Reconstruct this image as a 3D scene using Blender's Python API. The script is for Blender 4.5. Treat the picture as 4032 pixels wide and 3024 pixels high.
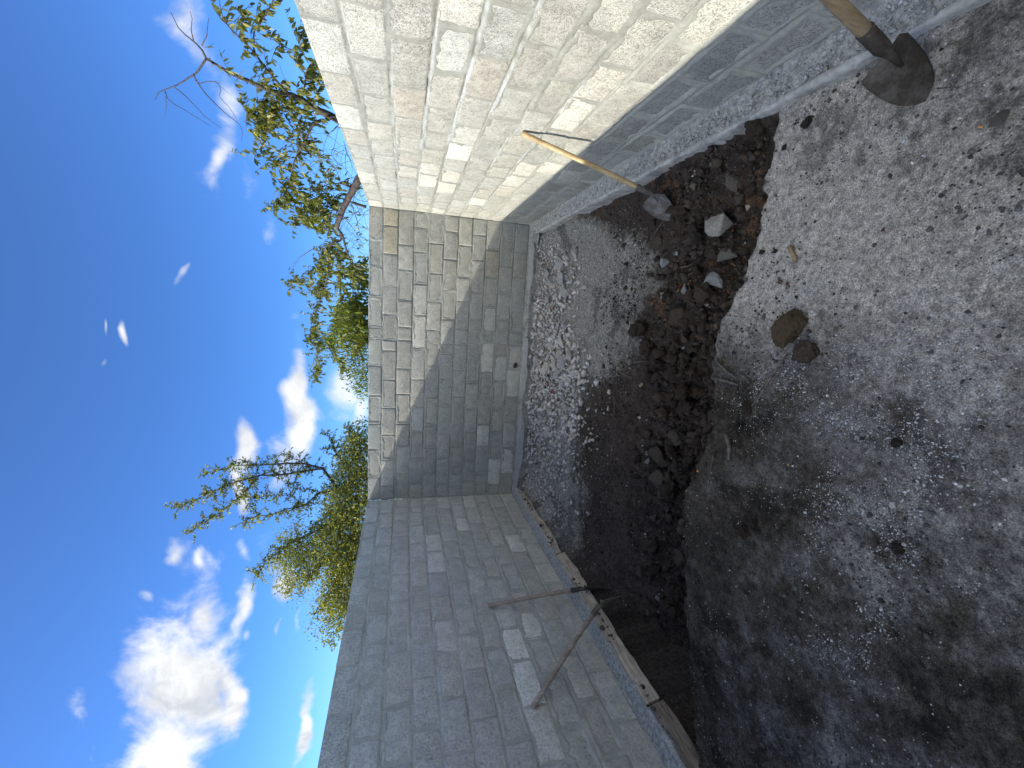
# recreated back yard: three block walls round a dug trench, shovels, rubble, trees beyond the walls
import bpy, bmesh, math, random
import numpy as np
from mathutils import Vector, Matrix, Euler, Quaternion

SUN_E = 2.0
EXPO = 1.68
SKY_S = 0.15
SKY_SAT = 1.05
SKY_AIR = 1.0
SKY_DUST = 0.3
SKY_TINT = [(0.0, (.24, .37, .56)), (.25, (.19, .32, .52)), (.6, (.25, .34, .50)), (1.0, (.38, .45, .53))]
CLOUD_DARK = (1.5, 1.55, 1.62)
CLOUD_LIGHT = (2.35, 2.35, 2.3)
CLOUD_SUNWARD = (6, 6, 5.6)
NEAR_K = 1.85
SOIL_K = 0.056
GRAVEL_K = 0.32
MORTAR_K = 0.63

TONE_BACK = [[2.59, 1.54, 1.6], [3.0, 1.55, 1.3], [2.77, 0.54, 1.35], [2.36, 0.53, 1.6], [2.16, 0.31, 1.45], [2.38, 0.12, 1.45], [1.83, 0.12, 1.6], [1.07, 0.5, 1.6], [1.24, 1.54, 1.3], [4.12, 1.97, -1], [3.81, 1.95, -1], [3.66, 0.52, -1], [0.42, 0.32, 1.75], [0.61, 0.12, 1.65], [0.48, 1.97, 1.3], [2.6, 1.37, 1.1], [3.62, 1.67, 1.15]]
TONE_LEFT = [[-1.42, 0.31, 1.6], [-0.83, 0.93, 1.6], [-3.06, 0.73, 2.0], [-2.84, 0.51, 1.8], [-3.41, 0.73, 1.9], [-0.21, 1.13, 1.3], [-1.19, 1.34, 1.4], [-1.61, 1.34, 1.4], [-2.72, 0.73, 1.3], [-2.84, 1.32, 1.25], [-0.2, 0.74, 1.4], [-3.87, 0.72, 1.4], [-0.39, 1.01, 1.2]]
TONE_RIGHT = [[-2.45, 1.32, 1.75], [-1.43, 1.52, 1.5], [-1.28, 1.34, 1.4], [-3.97, 1.94, 1.2], [-3.67, 2.14, 1.3], [-1.23, 2.13, 1.3], [-2.87, 2.13, 1.3], [-2.82, 1.31, 1.35], [-1.84, 0.72, 1.5], [-0.77, 0.89, 1.5], [-4.09, 1.56, 1.4], [-3.95, 1.55, 1.35], [-0.26, 1.32, 1.3], [-1.63, 1.34, 1.35], [-1.97, 1.55, 1.3], [-2.19, 0.72, 1.4], [-3.97, 0.71, 1.3], [-3.36, 0.74, 1.55], [-2.43, 0.51, 1.6], [-4.35, 0.9, 1.2], [-4.3, 0.57, 1.35], [-2.28, 0.35, 1.5], [-1.95, 0.71, 1.4], [-4.24, 1.07, -2], [-4.05, 0.95, -2], [-3.68, 1.33, -2], [-3.98, 1.72, -2], [-2.97, 1.66, -2], [-2.14, 1.76, -2]]
ROCKS = [[3.589, -3.722, 0.187, "bigrock"], [3.834, -3.824, 0.165, "slab"], [3.91, -3.995, 0.061, "s"], [3.696, -3.873, 0.075, "s"], [3.852, -3.533, 0.08, "olive"], [3.741, -3.402, 0.066, "yellow"], [3.632, -3.984, 0.048, "beige"], [3.932, -3.711, 0.036, "grey"], [4.006, -4.096, 0.096, "clod"], [3.524, -3.501, 0.054, "brownred"], [3.381, -3.751, 0.121, "halfrock"], [3.399, -3.115, 0.098, "flat"], [3.459, -3.225, 0.047, "bluish"], [3.373, -3.189, 0.048, "brownred"], [3.185, -3.337, 0.074, "grey"], [3.141, -3.089, 0.083, "grey"], [3.234, -3.66, 0.126, "lump"], [3.129, -3.617, 0.086, "clod"], [3.083, -3.561, 0.069, "beigeflat"], [3.121, -3.75, 0.062, "clod"], [2.942, -4.549, 0.144, "bigclod"], [2.838, -4.663, 0.107, "bigclod2"], [2.804, -3.644, 0.087, "clod"], [2.848, -2.809, 0.155, "clod"], [2.893, -3.538, 0.116, "clod"], [2.694, -2.885, 0.136, "clod"], [2.543, -3.236, 0.073, "clod"], [2.402, -3.384, 0.133, "clod"], [2.404, -3.455, 0.123, "clod"], [2.277, -3.385, 0.118, "clod"], [2.013, -3.307, 0.16, "s"], [1.756, -3.054, 0.192, "s"], [1.733, -2.918, 0.066, "grey"], [1.552, -3.15, 0.166, "s"], [1.517, -3.255, 0.171, "clod"], [1.817, -3.383, 0.071, "clod"], [1.66, -2.937, 0.061, "grey"], [1.635, -2.846, 0.072, "clod"], [2.448, -2.96, 0.09, "clod"], [2.666, -3.213, 0.062, "clod"], [2.353, -2.873, 0.06, "yellow"], [2.299, -3.12, 0.061, "clod"], [2.112, -3.284, 0.05, "grey"], [2.005, -4.04, 0.042, "clod"], [2.148, -4.143, 0.037, "s"], [2.506, -4.363, 0.055, "clod"], [1.545, -3.112, 0.068, "s"], [1.428, -3.179, 0.135, "s"], [1.183, -3.113, 0.078, "s"], [1.122, -3.012, 0.08, "s"], [1.639, -4.002, 0.05, "s"], [0.653, -3.125, 0.113, "s"], [1.326, -3.253, 0.066, "s"], [0.925, -3.111, 0.061, "beigeflat"], [0.529, -3.327, 0.058, "grey"], [1.927, -4.534, 0.04, "clod"], [1.852, -4.495, 0.057, "clod"], [-0.048, -3.38, 0.064, "bluish"], [0.099, -3.593, 0.077, "s"], [-0.261, -3.503, 0.067, "s"], [-0.309, -3.608, 0.074, "s"], [-0.164, -3.726, 0.063, "s"], [-0.462, -3.611, 0.075, "s"], [0.331, -3.264, 0.078, "s"], [3.086, -4.234, 0.036, "white"], [2.996, -4.39, 0.031, "white"], [2.89, -4.487, 0.033, "white"], [3.202, -4.554, 0.02, "white"], [3.436, -3.942, 0.025, "white"], [3.169, -4.426, 0.033, "red"], [3.158, -4.471, 0.027, "red"], [3.328, -4.282, 0.024, "dark"], [3.322, -4.371, 0.021, "dark"], [3.898, -4.431, 0.05, "dark"], [3.632, -5.154, 0.056, "darkstone"], [3.826, -4.323, 0.023, "dark"], [2.308, -5.107, 0.031, "white"], [2.156, -5.154, 0.042, "dark"], [3.348, -4.862, 0.018, "red"], [2.542, -5.073, 0.033, "dark"], [3.566, -0.938, 0.131, "g"], [3.48, -0.493, 0.127, "g"], [3.349, -0.668, 0.131, "g"], [3.406, -1.062, 0.141, "g"], [3.195, -1.14, 0.134, "g"], [3.66, -1.385, 0.09, "g"], [3.012, -0.78, 0.089, "redg"], [3.956, -0.315, 0.164, "g"], [3.638, -1.161, 0.088, "g"], [2.802, -1.245, 0.095, "g"], [3.124, -0.583, 0.099, "g"], [2.666, -1.262, 0.108, "gb"], [2.575, -1.171, 0.11, "gb"], [2.481, -1.487, 0.123, "gb"], [2.435, -1.137, 0.105, "gb"], [2.336, -1.237, 0.149, "g"], [2.173, -0.697, 0.164, "gb"], [2.157, -1.064, 0.114, "g"], [2.0, -0.409, 0.112, "gb"], [1.918, -0.48, 0.096, "gb"], [2.09, -1.326, 0.083, "g"], [2.21, -1.901, 0.08, "white"], [2.043, -1.703, 0.078, "gb"], [1.909, -1.324, 0.084, "g"], [1.28, -0.835, 0.107, "gb"], [1.818, -1.401, 0.102, "g"], [1.003, -1.832, 0.085, "g"], [0.372, -1.198, 0.097, "g"], [1.427, -0.628, 0.096, "g"], [2.243, -0.369, 0.112, "g"], [2.253, -0.953, 0.123, "gb"], [2.51, -0.786, 0.104, "g"]]
STICKS = [[[[2.723, -4.087], [2.68, -4.177], [2.653, -4.251]], 0.0151], [[[2.62, -4.077], [2.621, -4.176], [2.615, -4.274]], 0.0168], [[[2.679, -4.283], [2.667, -4.318], [2.642, -4.358]], 0.0126], [[[2.322, -4.256], [2.263, -4.3], [2.188, -4.325]], 0.0219], [[[2.181, -4.186], [2.111, -4.18], [2.046, -4.179], [2.004, -4.214], [1.965, -4.236], [1.916, -4.323]], 0.0076], [[[2.82, -4.55], [2.752, -4.512], [2.666, -4.467], [2.587, -4.44], [2.527, -4.397]], 0.0111], [[[2.53, -4.484], [2.556, -4.57], [2.572, -4.654]], 0.0065], [[[3.044, -3.285], [2.956, -3.296], [2.868, -3.288]], 0.01], [[[2.87, -3.303], [2.958, -3.328], [3.009, -3.319]], 0.01], [[[3.353, -3.219], [3.357, -3.321], [3.375, -3.38]], 0.0139], [[[2.535, -2.725], [2.562, -2.829], [2.574, -2.934]], 0.0165], [[[3.642, -2.993], [3.687, -3.042], [3.722, -3.109]], 0.0104], [[[3.532, -2.866], [3.59, -2.885], [3.652, -2.915]], 0.0108], [[[3.577, -3.299], [3.603, -3.331], [3.637, -3.362]], 0.0115], [[[3.512, -3.369], [3.53, -3.454], [3.572, -3.43]], 0.0094], [[[2.005, -4.768], [2.004, -4.815], [1.975, -4.851], [1.947, -4.887], [1.908, -4.943]], 0.0083], [[[3.399, -2.954], [3.355, -3.014], [3.254, -3.029]], 0.0106], [[[3.09, -3.036], [3.11, -3.069], [3.136, -3.098]], 0.0149], [[[2.427, -2.589], [2.411, -2.684], [2.401, -2.79]], 0.0122], [[[3.308, -3.419], [3.271, -3.314], [3.267, -3.187]], 0.0094], [[[3.926, -5.029], [3.931, -5.0], [3.939, -4.961]], 0.0084], [[[3.81, -4.95], [3.783, -5.021], [3.79, -5.065]], 0.0054]]
PEN = [[2.029, -0.763], [1.833, -1.208]]
DOWEL = [[3.336, -4.448], [3.262, -4.494]]
CHIPS = [[3.628, -5.103, 0.02], [3.584, -5.048, 0.008], [3.557, -5.059, 0.007], [2.996, -4.573, 0.022], [2.738, -4.129, 0.021], [2.03, -4.079, 0.022], [3.181, -3.277, 0.028], [2.291, -4.647, 0.015]]
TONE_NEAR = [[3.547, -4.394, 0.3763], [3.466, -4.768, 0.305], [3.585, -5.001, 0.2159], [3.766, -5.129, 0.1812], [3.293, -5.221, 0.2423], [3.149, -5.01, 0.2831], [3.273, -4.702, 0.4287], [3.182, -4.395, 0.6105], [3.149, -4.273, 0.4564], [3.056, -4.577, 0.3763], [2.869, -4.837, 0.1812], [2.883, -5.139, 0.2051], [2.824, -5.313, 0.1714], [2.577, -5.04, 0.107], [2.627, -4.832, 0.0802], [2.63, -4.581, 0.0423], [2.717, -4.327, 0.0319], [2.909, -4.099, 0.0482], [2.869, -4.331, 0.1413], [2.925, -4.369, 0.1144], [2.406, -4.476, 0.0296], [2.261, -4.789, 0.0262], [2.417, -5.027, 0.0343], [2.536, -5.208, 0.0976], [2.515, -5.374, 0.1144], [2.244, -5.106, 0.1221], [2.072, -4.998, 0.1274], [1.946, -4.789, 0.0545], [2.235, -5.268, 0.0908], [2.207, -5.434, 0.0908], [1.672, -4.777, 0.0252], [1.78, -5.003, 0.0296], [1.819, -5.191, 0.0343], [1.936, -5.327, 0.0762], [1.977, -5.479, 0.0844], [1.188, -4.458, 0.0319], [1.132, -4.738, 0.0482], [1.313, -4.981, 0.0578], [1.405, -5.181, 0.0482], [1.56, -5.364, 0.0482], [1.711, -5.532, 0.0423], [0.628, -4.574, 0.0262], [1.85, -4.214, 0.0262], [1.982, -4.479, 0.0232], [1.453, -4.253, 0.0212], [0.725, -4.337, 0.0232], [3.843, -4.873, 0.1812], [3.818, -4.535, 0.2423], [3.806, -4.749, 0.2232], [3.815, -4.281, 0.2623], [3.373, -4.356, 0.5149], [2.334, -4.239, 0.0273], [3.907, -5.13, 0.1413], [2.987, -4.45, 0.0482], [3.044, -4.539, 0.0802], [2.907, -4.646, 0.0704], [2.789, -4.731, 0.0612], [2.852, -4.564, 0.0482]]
GRIT = [[2.764, -4.858, 1], [2.613, -4.987, 0.5], [2.339, -5.087, 0.9], [2.125, -5.085, 1], [2.862, -5.179, 0.5], [2.809, -5.316, 0.9], [3.08, -4.49, 1], [2.746, -4.6, 1], [2.484, -4.915, 0.9], [2.446, -4.869, 0.8], [2.482, -5.059, 0.8], [1.801, -5.102, 0.8], [1.58, -4.987, 0.7], [2.535, -4.449, 0.4], [2.747, -5.328, 0.8], [2.519, -5.281, 0.6], [2.178, -4.742, 0.4], [2.226, -4.967, 0.6], [2.634, -4.254, 0.6], [2.92, -5.056, 0.5], [3.378, -5.175, 0.5], [3.702, -5.013, 0.3], [3.384, -4.275, 0.5], [2.083, -5.261, 0.5], [2.043, -4.95, 0.6]]
GREY_EDGE = [[0.075, -1.996], [0.347, -2.118], [0.704, -1.951], [1.02, -1.943], [1.258, -1.747], [1.716, -1.69], [2.146, -1.84], [2.465, -2.43], [2.75, -2.521], [3.003, -2.434], [3.215, -2.804], [3.408, -2.856], [3.692, -2.444], [3.981, -1.648]]
STRIP_EDGE = [[0.47, -1.411], [0.954, -1.39], [1.541, -1.633], [1.991, -1.675], [2.335, -1.734], [2.588, -1.613], [2.867, -1.145], [3.211, -1.28], [3.501, -1.404], [3.84, -0.799]]
TREE1 = [[[[5.086, -0.274, 2.599], [5.122, -0.327, 2.789], [5.171, -0.398, 2.938], [5.193, -0.431, 3.06], [5.191, -0.428, 3.243], [5.235, -0.492, 3.455], [5.265, -0.537, 3.624], [5.294, -0.58, 3.712], [5.324, -0.624, 3.805]], 0.045, 0.012, 0.5], [[[5.324, -0.624, 3.805], [5.212, -0.459, 3.993], [5.15, -0.368, 4.165], [5.085, -0.271, 4.353], [5.058, -0.232, 4.445], [5.009, -0.16, 4.502]], 0.011, 0.003, 0], [[[5.324, -0.624, 3.805], [5.378, -0.703, 3.814], [5.408, -0.747, 3.862], [5.429, -0.778, 3.919], [5.465, -0.832, 3.959], [5.534, -0.933, 3.965]], 0.01, 0.003, 0.08], [[[5.408, -0.747, 3.862], [5.465, -0.83, 3.847], [5.516, -0.905, 3.802], [5.558, -0.967, 3.79]], 0.006, 0.002, 0], [[[5.394, -0.727, 3.799], [5.459, -0.822, 3.709], [5.547, -0.951, 3.643]], 0.006, 0.002, 0.2], [[[5.212, -0.459, 3.993], [5.154, -0.373, 3.981], [5.098, -0.292, 3.949], [5.051, -0.221, 3.898], [4.994, -0.138, 3.835], [4.939, -0.057, 3.723], [4.883, 0.025, 3.701], [4.793, 0.157, 3.762]], 0.007, 0.002, 0.03], [[[5.113, -0.314, 4.242], [5.074, -0.255, 4.178], [4.993, -0.137, 4.099], [4.942, -0.062, 4.063], [4.88, 0.03, 3.93]], 0.005, 0.002, 0], [[[5.079, -0.264, 4.357], [5.018, -0.173, 4.377], [4.987, -0.128, 4.293], [4.948, -0.071, 4.185], [4.882, 0.026, 4.043]], 0.005, 0.002, 0], [[[5.043, -0.21, 4.377], [4.978, -0.115, 4.414], [4.907, -0.01, 4.487]], 0.004, 0.002, 0], [[[5.183, -0.416, 4.0], [5.163, -0.387, 3.96], [5.194, -0.432, 3.876], [5.193, -0.431, 3.773], [5.142, -0.356, 3.776], [5.102, -0.297, 3.827], [5.04, -0.205, 3.751], [4.948, -0.071, 3.718]], 0.005, 0.002, 0.05], [[[5.412, -0.754, 3.316], [5.474, -0.845, 3.395], [5.508, -0.894, 3.463], [5.549, -0.954, 3.512], [5.605, -1.037, 3.509], [5.666, -1.127, 3.49]], 0.007, 0.003, 0.8], [[[5.193, -0.431, 3.06], [5.245, -0.507, 3.138], [5.302, -0.591, 3.207], [5.35, -0.662, 3.266], [5.412, -0.754, 3.316], [5.508, -0.895, 3.273], [5.539, -0.939, 3.247], [5.596, -1.023, 3.153], [5.685, -1.155, 3.029], [5.735, -1.228, 2.99]], 0.014, 0.004, 0.7], [[[5.172, -0.4, 2.848], [5.244, -0.506, 2.897], [5.324, -0.623, 2.858], [5.406, -0.745, 2.898], [5.465, -0.831, 2.905], [5.49, -0.867, 3.076], [5.533, -0.931, 3.122]], 0.011, 0.003, 0.9], [[[5.324, -0.623, 2.858], [5.374, -0.697, 2.72], [5.451, -0.811, 2.668]], 0.005, 0.002, 1], [[[5.406, -0.745, 2.898], [5.49, -0.868, 2.809], [5.555, -0.964, 2.811]], 0.005, 0.002, 1], [[[5.172, -0.4, 2.848], [5.268, -0.541, 2.718], [5.344, -0.653, 2.729]], 0.006, 0.002, 1], [[[5.192, -0.43, 3.131], [5.125, -0.33, 3.12], [5.09, -0.279, 3.099], [5.017, -0.172, 3.02], [4.907, -0.011, 3.0]], 0.014, 0.006, 0.8], [[[5.06, -0.236, 2.745], [5.019, -0.175, 2.864], [4.939, -0.057, 2.952], [4.833, 0.098, 3.051], [4.746, 0.227, 3.144], [4.656, 0.359, 3.228], [4.565, 0.492, 3.277]], 0.02, 0.009, 0.9], [[[4.565, 0.492, 3.277], [4.43, 0.69, 3.418], [4.262, 0.939, 3.585], [4.169, 1.075, 3.708]], 0.007, 0.002, 1.2], [[[4.656, 0.359, 3.228], [4.658, 0.356, 3.449], [4.725, 0.258, 3.626], [4.739, 0.237, 3.691]], 0.007, 0.002, 1.2], [[[4.833, 0.098, 3.051], [4.848, 0.076, 3.195], [4.904, -0.007, 3.4], [4.982, -0.121, 3.529]], 0.007, 0.002, 1.2], [[[5.125, -0.33, 3.12], [5.055, -0.228, 3.334], [4.985, -0.125, 3.5]], 0.006, 0.002, 1.3], [[[5.191, -0.428, 3.243], [5.116, -0.318, 3.385], [5.037, -0.202, 3.502], [4.952, -0.076, 3.652]], 0.006, 0.002, 1], [[[5.193, -0.431, 3.06], [5.131, -0.34, 3.248], [4.994, -0.138, 3.415], [4.832, 0.099, 3.546]], 0.007, 0.002, 1.3], [[[4.565, 0.492, 3.277], [4.45, 0.662, 3.216], [4.3, 0.882, 3.165], [4.164, 1.082, 3.138]], 0.007, 0.002, 1.3], [[[4.43, 0.69, 3.418], [4.284, 0.906, 3.34], [4.057, 1.239, 3.351]], 0.005, 0.002, 1.2], [[[4.725, 0.258, 2.317], [4.625, 0.405, 2.393], [4.413, 0.717, 2.574], [4.233, 0.981, 2.715], [4.064, 1.229, 2.817]], 0.05, 0.036, 0.1], [[[4.064, 1.229, 2.817], [3.957, 1.387, 2.749], [3.796, 1.623, 2.734], [3.626, 1.874, 2.687], [3.54, 2.0, 2.6], [3.505, 2.052, 2.492]], 0.02, 0.01, 0.3], [[[4.0, 1.323, 2.763], [3.894, 1.479, 2.785], [3.839, 1.56, 2.962], [3.643, 1.849, 3.034], [3.406, 2.198, 3.105], [3.079, 2.677, 3.255], [2.71, 3.22, 3.497], [2.331, 3.778, 3.683], [1.869, 4.458, 3.953]], 0.017, 0.004, 1], [[[3.839, 1.56, 2.962], [3.722, 1.732, 3.121], [3.493, 2.069, 3.208], [3.237, 2.446, 3.292], [2.907, 2.931, 3.426]], 0.009, 0.003, 1.1], [[[3.875, 1.507, 2.895], [3.562, 1.968, 2.917], [3.209, 2.487, 2.954], [2.772, 3.129, 3.017], [2.333, 3.776, 3.019]], 0.01, 0.003, 1.3], [[[2.331, 3.778, 3.683], [1.816, 4.535, 3.755], [1.358, 5.209, 3.887], [0.598, 6.327, 4.146]], 0.006, 0.002, 1], [[[3.722, 1.732, 3.121], [3.73, 1.72, 3.285], [3.606, 1.904, 3.502], [3.326, 2.315, 3.786]], 0.005, 0.002, 0.05], [[[3.723, 1.731, 3.287], [3.616, 1.888, 3.503], [3.492, 2.07, 3.663]], 0.003, 0.0015, 0], [[[3.626, 1.874, 2.687], [3.459, 2.119, 2.716], [3.116, 2.624, 2.734], [2.724, 3.2, 2.785]], 0.008, 0.003, 1.2], [[[4.336, 0.829, 2.348], [4.35, 0.808, 2.436], [4.368, 0.782, 2.536]], 0.022, 0.018, 0], [[[4.48, 0.617, 2.514], [4.519, 0.56, 2.528], [4.55, 0.515, 2.65], [4.536, 0.536, 2.796], [4.465, 0.64, 2.977], [4.411, 0.72, 3.096]], 0.012, 0.004, 0.9], [[[4.536, 0.536, 2.796], [4.672, 0.336, 2.858], [4.792, 0.158, 2.947]], 0.006, 0.002, 0.8], [[[4.064, 1.229, 2.817], [4.093, 1.186, 2.94], [4.174, 1.067, 3.02], [4.313, 0.863, 3.024], [4.324, 0.847, 3.191]], 0.01, 0.003, 1.1], [[[4.064, 1.229, 2.817], [4.031, 1.278, 2.956], [4.014, 1.302, 3.146], [4.067, 1.225, 3.239]], 0.008, 0.003, 1.2], [[[3.405, 2.199, 3.114], [3.482, 2.086, 3.303], [3.311, 2.337, 3.439]], 0.004, 0.002, 0.9], [[[4.233, 0.981, 2.715], [4.295, 0.89, 2.924], [4.184, 1.054, 3.237], [4.078, 1.209, 3.45]], 0.008, 0.002, 1.1], [[[3.079, 2.677, 3.255], [3.138, 2.591, 3.448], [3.291, 2.366, 3.699], [3.064, 2.701, 3.869]], 0.004, 0.002, 1], [[[4.413, 0.717, 2.574], [4.22, 1.0, 2.51], [3.977, 1.357, 2.47]], 0.008, 0.003, 0.2], [[[4.413, 0.717, 2.574], [4.449, 0.663, 2.681], [4.387, 0.755, 2.798], [4.235, 0.978, 2.975]], 0.008, 0.003, 0.5], [[[4.233, 0.981, 2.715], [4.064, 1.229, 2.572], [3.879, 1.501, 2.443]], 0.006, 0.002, 0.1], [[[3.209, 2.487, 2.954], [2.949, 2.87, 2.805], [2.7, 3.235, 2.648]], 0.006, 0.002, 1.5], [[[2.772, 3.129, 3.017], [2.32, 3.793, 3.231], [1.988, 4.282, 3.471]], 0.006, 0.002, 1.6], [[[2.333, 3.776, 3.019], [2.087, 4.136, 2.845], [1.581, 4.882, 2.925]], 0.006, 0.002, 1.6], [[[1.988, 4.282, 3.471], [1.56, 4.912, 3.404], [1.065, 5.639, 3.326]], 0.005, 0.002, 1.5], [[[2.724, 3.2, 2.785], [2.351, 3.749, 2.697], [2.028, 4.223, 2.685]], 0.006, 0.002, 1.6], [[[5.086, -0.274, 2.599], [5.077, -0.26, 2.535]], 0.045, 0.05, 0]]
TREE2 = [[[[-1.749, 3.6, 2.667], [-1.385, 3.6, 3.186], [-0.882, 3.6, 3.501], [-0.748, 3.6, 3.885], [-0.738, 3.6, 4.233], [-0.756, 3.6, 4.771], [-0.742, 3.6, 5.229], [-0.847, 3.6, 5.553], [-0.989, 3.6, 5.935]], 0.035, 0.004, 0.7], [[[-0.882, 3.6, 3.501], [-0.96, 3.6, 4.068], [-1.006, 3.6, 4.446], [-0.993, 3.6, 4.779], [-1.134, 3.6, 5.246], [-1.346, 3.6, 5.737], [-1.553, 3.6, 6.157], [-1.692, 3.6, 6.473]], 0.025, 0.003, 1], [[[-0.993, 3.6, 4.779], [-1.446, 3.6, 5.166], [-1.677, 3.6, 5.433], [-1.972, 3.6, 5.804], [-2.263, 3.6, 6.171]], 0.01, 0.003, 1.1], [[[-1.385, 3.6, 3.186], [-1.455, 3.6, 3.546], [-1.767, 3.6, 3.906], [-1.827, 3.6, 4.262], [-1.965, 3.6, 4.63], [-1.948, 3.6, 4.88], [-2.131, 3.6, 5.256]], 0.022, 0.003, 1], [[[-2.071, 3.6, 3.006], [-2.451, 3.6, 3.741], [-2.747, 3.6, 4.286], [-3.01, 3.6, 4.643], [-3.489, 3.6, 5.005]], 0.022, 0.003, 1.1], [[[-2.522, 3.6, 2.815], [-3.129, 3.6, 3.386], [-3.738, 3.6, 3.946], [-3.783, 3.6, 4.314]], 0.018, 0.003, 1.2], [[[-3.077, 3.6, 2.793], [-3.821, 3.6, 3.205], [-4.456, 3.6, 3.589], [-4.744, 3.6, 3.821]], 0.015, 0.003, 1.2], [[[-4.084, 3.6, 2.899], [-4.753, 3.6, 3.095], [-5.201, 3.6, 3.292], [-5.607, 3.6, 3.413]], 0.01, 0.002, 0.8], [[[-1.257, 3.6, 2.667], [-0.412, 3.6, 2.812], [0.111, 3.6, 2.996]], 0.014, 0.003, 1.2], [[[-1.059, 3.6, 2.902], [-0.605, 3.6, 3.18], [-0.004, 3.6, 3.42]], 0.012, 0.003, 1.2], [[[-1.749, 3.6, 2.667], [-2.071, 3.6, 3.006], [-2.522, 3.6, 2.815], [-3.077, 3.6, 2.793]], 0.03, 0.02, 1], [[[-0.748, 3.6, 3.885], [-0.53, 3.6, 4.227], [-0.579, 3.6, 4.584], [-0.523, 3.6, 4.482]], 0.006, 0.002, 0.5], [[[-0.738, 3.6, 4.233], [-0.468, 3.6, 4.328], [-0.522, 3.6, 4.532]], 0.005, 0.002, 0.5], [[[-0.756, 3.6, 4.771], [-0.682, 3.6, 5.085], [-0.731, 3.6, 5.379]], 0.006, 0.002, 0.9], [[[-1.767, 3.6, 3.906], [-1.499, 3.6, 4.149], [-1.483, 3.6, 4.46], [-1.525, 3.6, 4.819], [-1.689, 3.6, 5.127]], 0.008, 0.002, 1], [[[-1.455, 3.6, 3.546], [-1.323, 3.6, 3.987], [-1.187, 3.6, 4.297]], 0.007, 0.002, 0.8], [[[-1.859, 3.6, 2.217], [-1.749, 3.6, 2.667]], 0.06, 0.05, 0]]
CROWN2 = [[0.042, 2.553], [0.045, 2.872], [-0.375, 3.091], [-1.108, 3.233], [-1.773, 3.702], [-2.298, 4.327], [-3.038, 4.613], [-4.022, 4.046], [-4.804, 3.839], [-5.0, 3.055], [-3.109, 2.443], [-1.587, 2.45]]
CROWN3 = [[3.208, 2.432], [2.907, 2.66], [2.839, 2.976], [2.4, 3.159], [2.159, 3.184], [1.776, 2.984], [1.38, 2.825], [1.0, 2.661], [0.95, 2.422]]
CROWN3B = [[3.676, 2.434], [3.756, 2.569], [3.507, 2.771], [3.232, 2.727], [3.056, 2.569], [3.065, 2.431]]
SHOVELS = [[[3.87, -3.2, -0.01], [4.168, -3.09, 0.97], [3.7, -3.19, -0.23], [-0.85, -0.35, 0.3]], [[3.905, -4.915, 0.174], [4.161, -5.056, 1.286], [3.8, -4.91, -0.075], [-0.0, 0.6, -0.6]], [[0.22, -2.71, -0.04], [0.03, -2.55, 0.88], [0.3, -2.86, -0.31], [0.805, 0.587, -0.087]], [[0.325, -3.094, -0.028], [0.03, -3.67, 0.76], [0.467, -3.152, -0.287], [0.68, 0.701, 0.216]]]
TANGLE = [[[4.571, 0.485, 2.455], [3.74, 1.706, 2.42], 38], [[4.814, 0.126, 2.728], [4.469, 0.634, 2.471], 26], [[5.063, -0.239, 2.581], [4.796, 0.152, 2.483], 14], [[4.051, 1.249, 2.727], [3.505, 2.052, 2.492], 26], [[5.126, -0.332, 2.983], [4.574, 0.479, 2.916], 16], [[4.414, 0.715, 3.062], [4.106, 1.167, 2.79], 12]]
CLOUDS = [[-0.962, 0.505, -2.468, -9.154, -3.942, 2.302, 1.45], [-0.753, 0.441, -1.341, -24.116, -12.315, 1.717, 1.2], [-0.982, 0.411, -1.27, -26.032, -7.475, 1.514, 1.3], [-1.092, 0.539, -1.069, -15.742, -8.908, 2.159, 1.35], [-0.98, 0.717, 0.811, -36.065, -9.703, -0.355, 0.62], [-1.04, 0.694, -3.873, -41.777, -15.743, 3.748, 0.6], [-1.109, 0.241, -7.553, -57.016, -8.245, 3.401, 1.3], [-0.332, 0.332, -1.464, -36.089, -18.7, 0.363, 1.3], [-0.418, 0.346, -1.851, -43.744, -13.587, 0.588, 1.2], [-0.213, 0.216, -2.063, -39.774, -8.876, 0.23, 1.4], [-0.313, 0.226, -1.038, -47.146, -13.685, 0.188, 0.9], [-0.194, 0.136, -0.232, -36.719, -13.956, -0.247, 0.9], [-0.392, 0.254, -0.835, -31.346, -10.684, 0.374, 0.8], [-0.73, 0.362, -5.475, -48.604, -12.1, 2.932, 1.25], [-0.671, 0.295, -1.172, -36.512, -12.247, 1.366, 1.2], [0.323, 0.349, 3.239, -37.258, -10.305, -3.16, 0.95], [0.248, 0.359, -9.712, -46.0, -17.391, 0.813, 0.85], [0.472, 0.389, -1.599, -27.132, -11.805, -2.422, 0.85], [0.119, 0.274, -1.392, -42.178, -24.676, -2.545, 0.6], [0.257, 0.297, -1.406, -36.663, -13.939, -1.973, 0.6], [0.027, 0.429, -32.7, -111.888, -38.03, 8.599, 0.85], [-0.091, 0.546, -9.698, -118.781, -49.52, -2.479, 0.85], [-0.085, 0.587, -56.496, -242.337, -60.812, 10.001, 0.7], [-0.148, 0.6, -12.207, -134.611, -65.62, -2.211, 0.75], [-0.585, 0.505, -19.496, -54.26, -24.443, 14.224, 0.7], [-0.682, 0.54, 19.749, -101.142, -43.519, -15.132, 0.75], [-0.595, 0.462, -6.149, -101.494, -31.703, 3.019, 0.6], [-0.803, 0.282, -29.759, -171.857, -23.023, 8.547, 0.75], [-0.787, 0.248, -28.682, -169.562, -23.004, 8.336, 0.75], [-0.815, 0.346, -3.637, -91.655, -47.637, 7.28, 0.8], [-0.254, 0.106, -0.041, -44.759, -18.125, -0.039, 0.85], [-0.707, 0.493, -6.529, -100.943, -25.532, 3.272, 0.55], [-0.574, 0.35, -2.677, -63.936, -15.451, 1.334, 0.6]]

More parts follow.
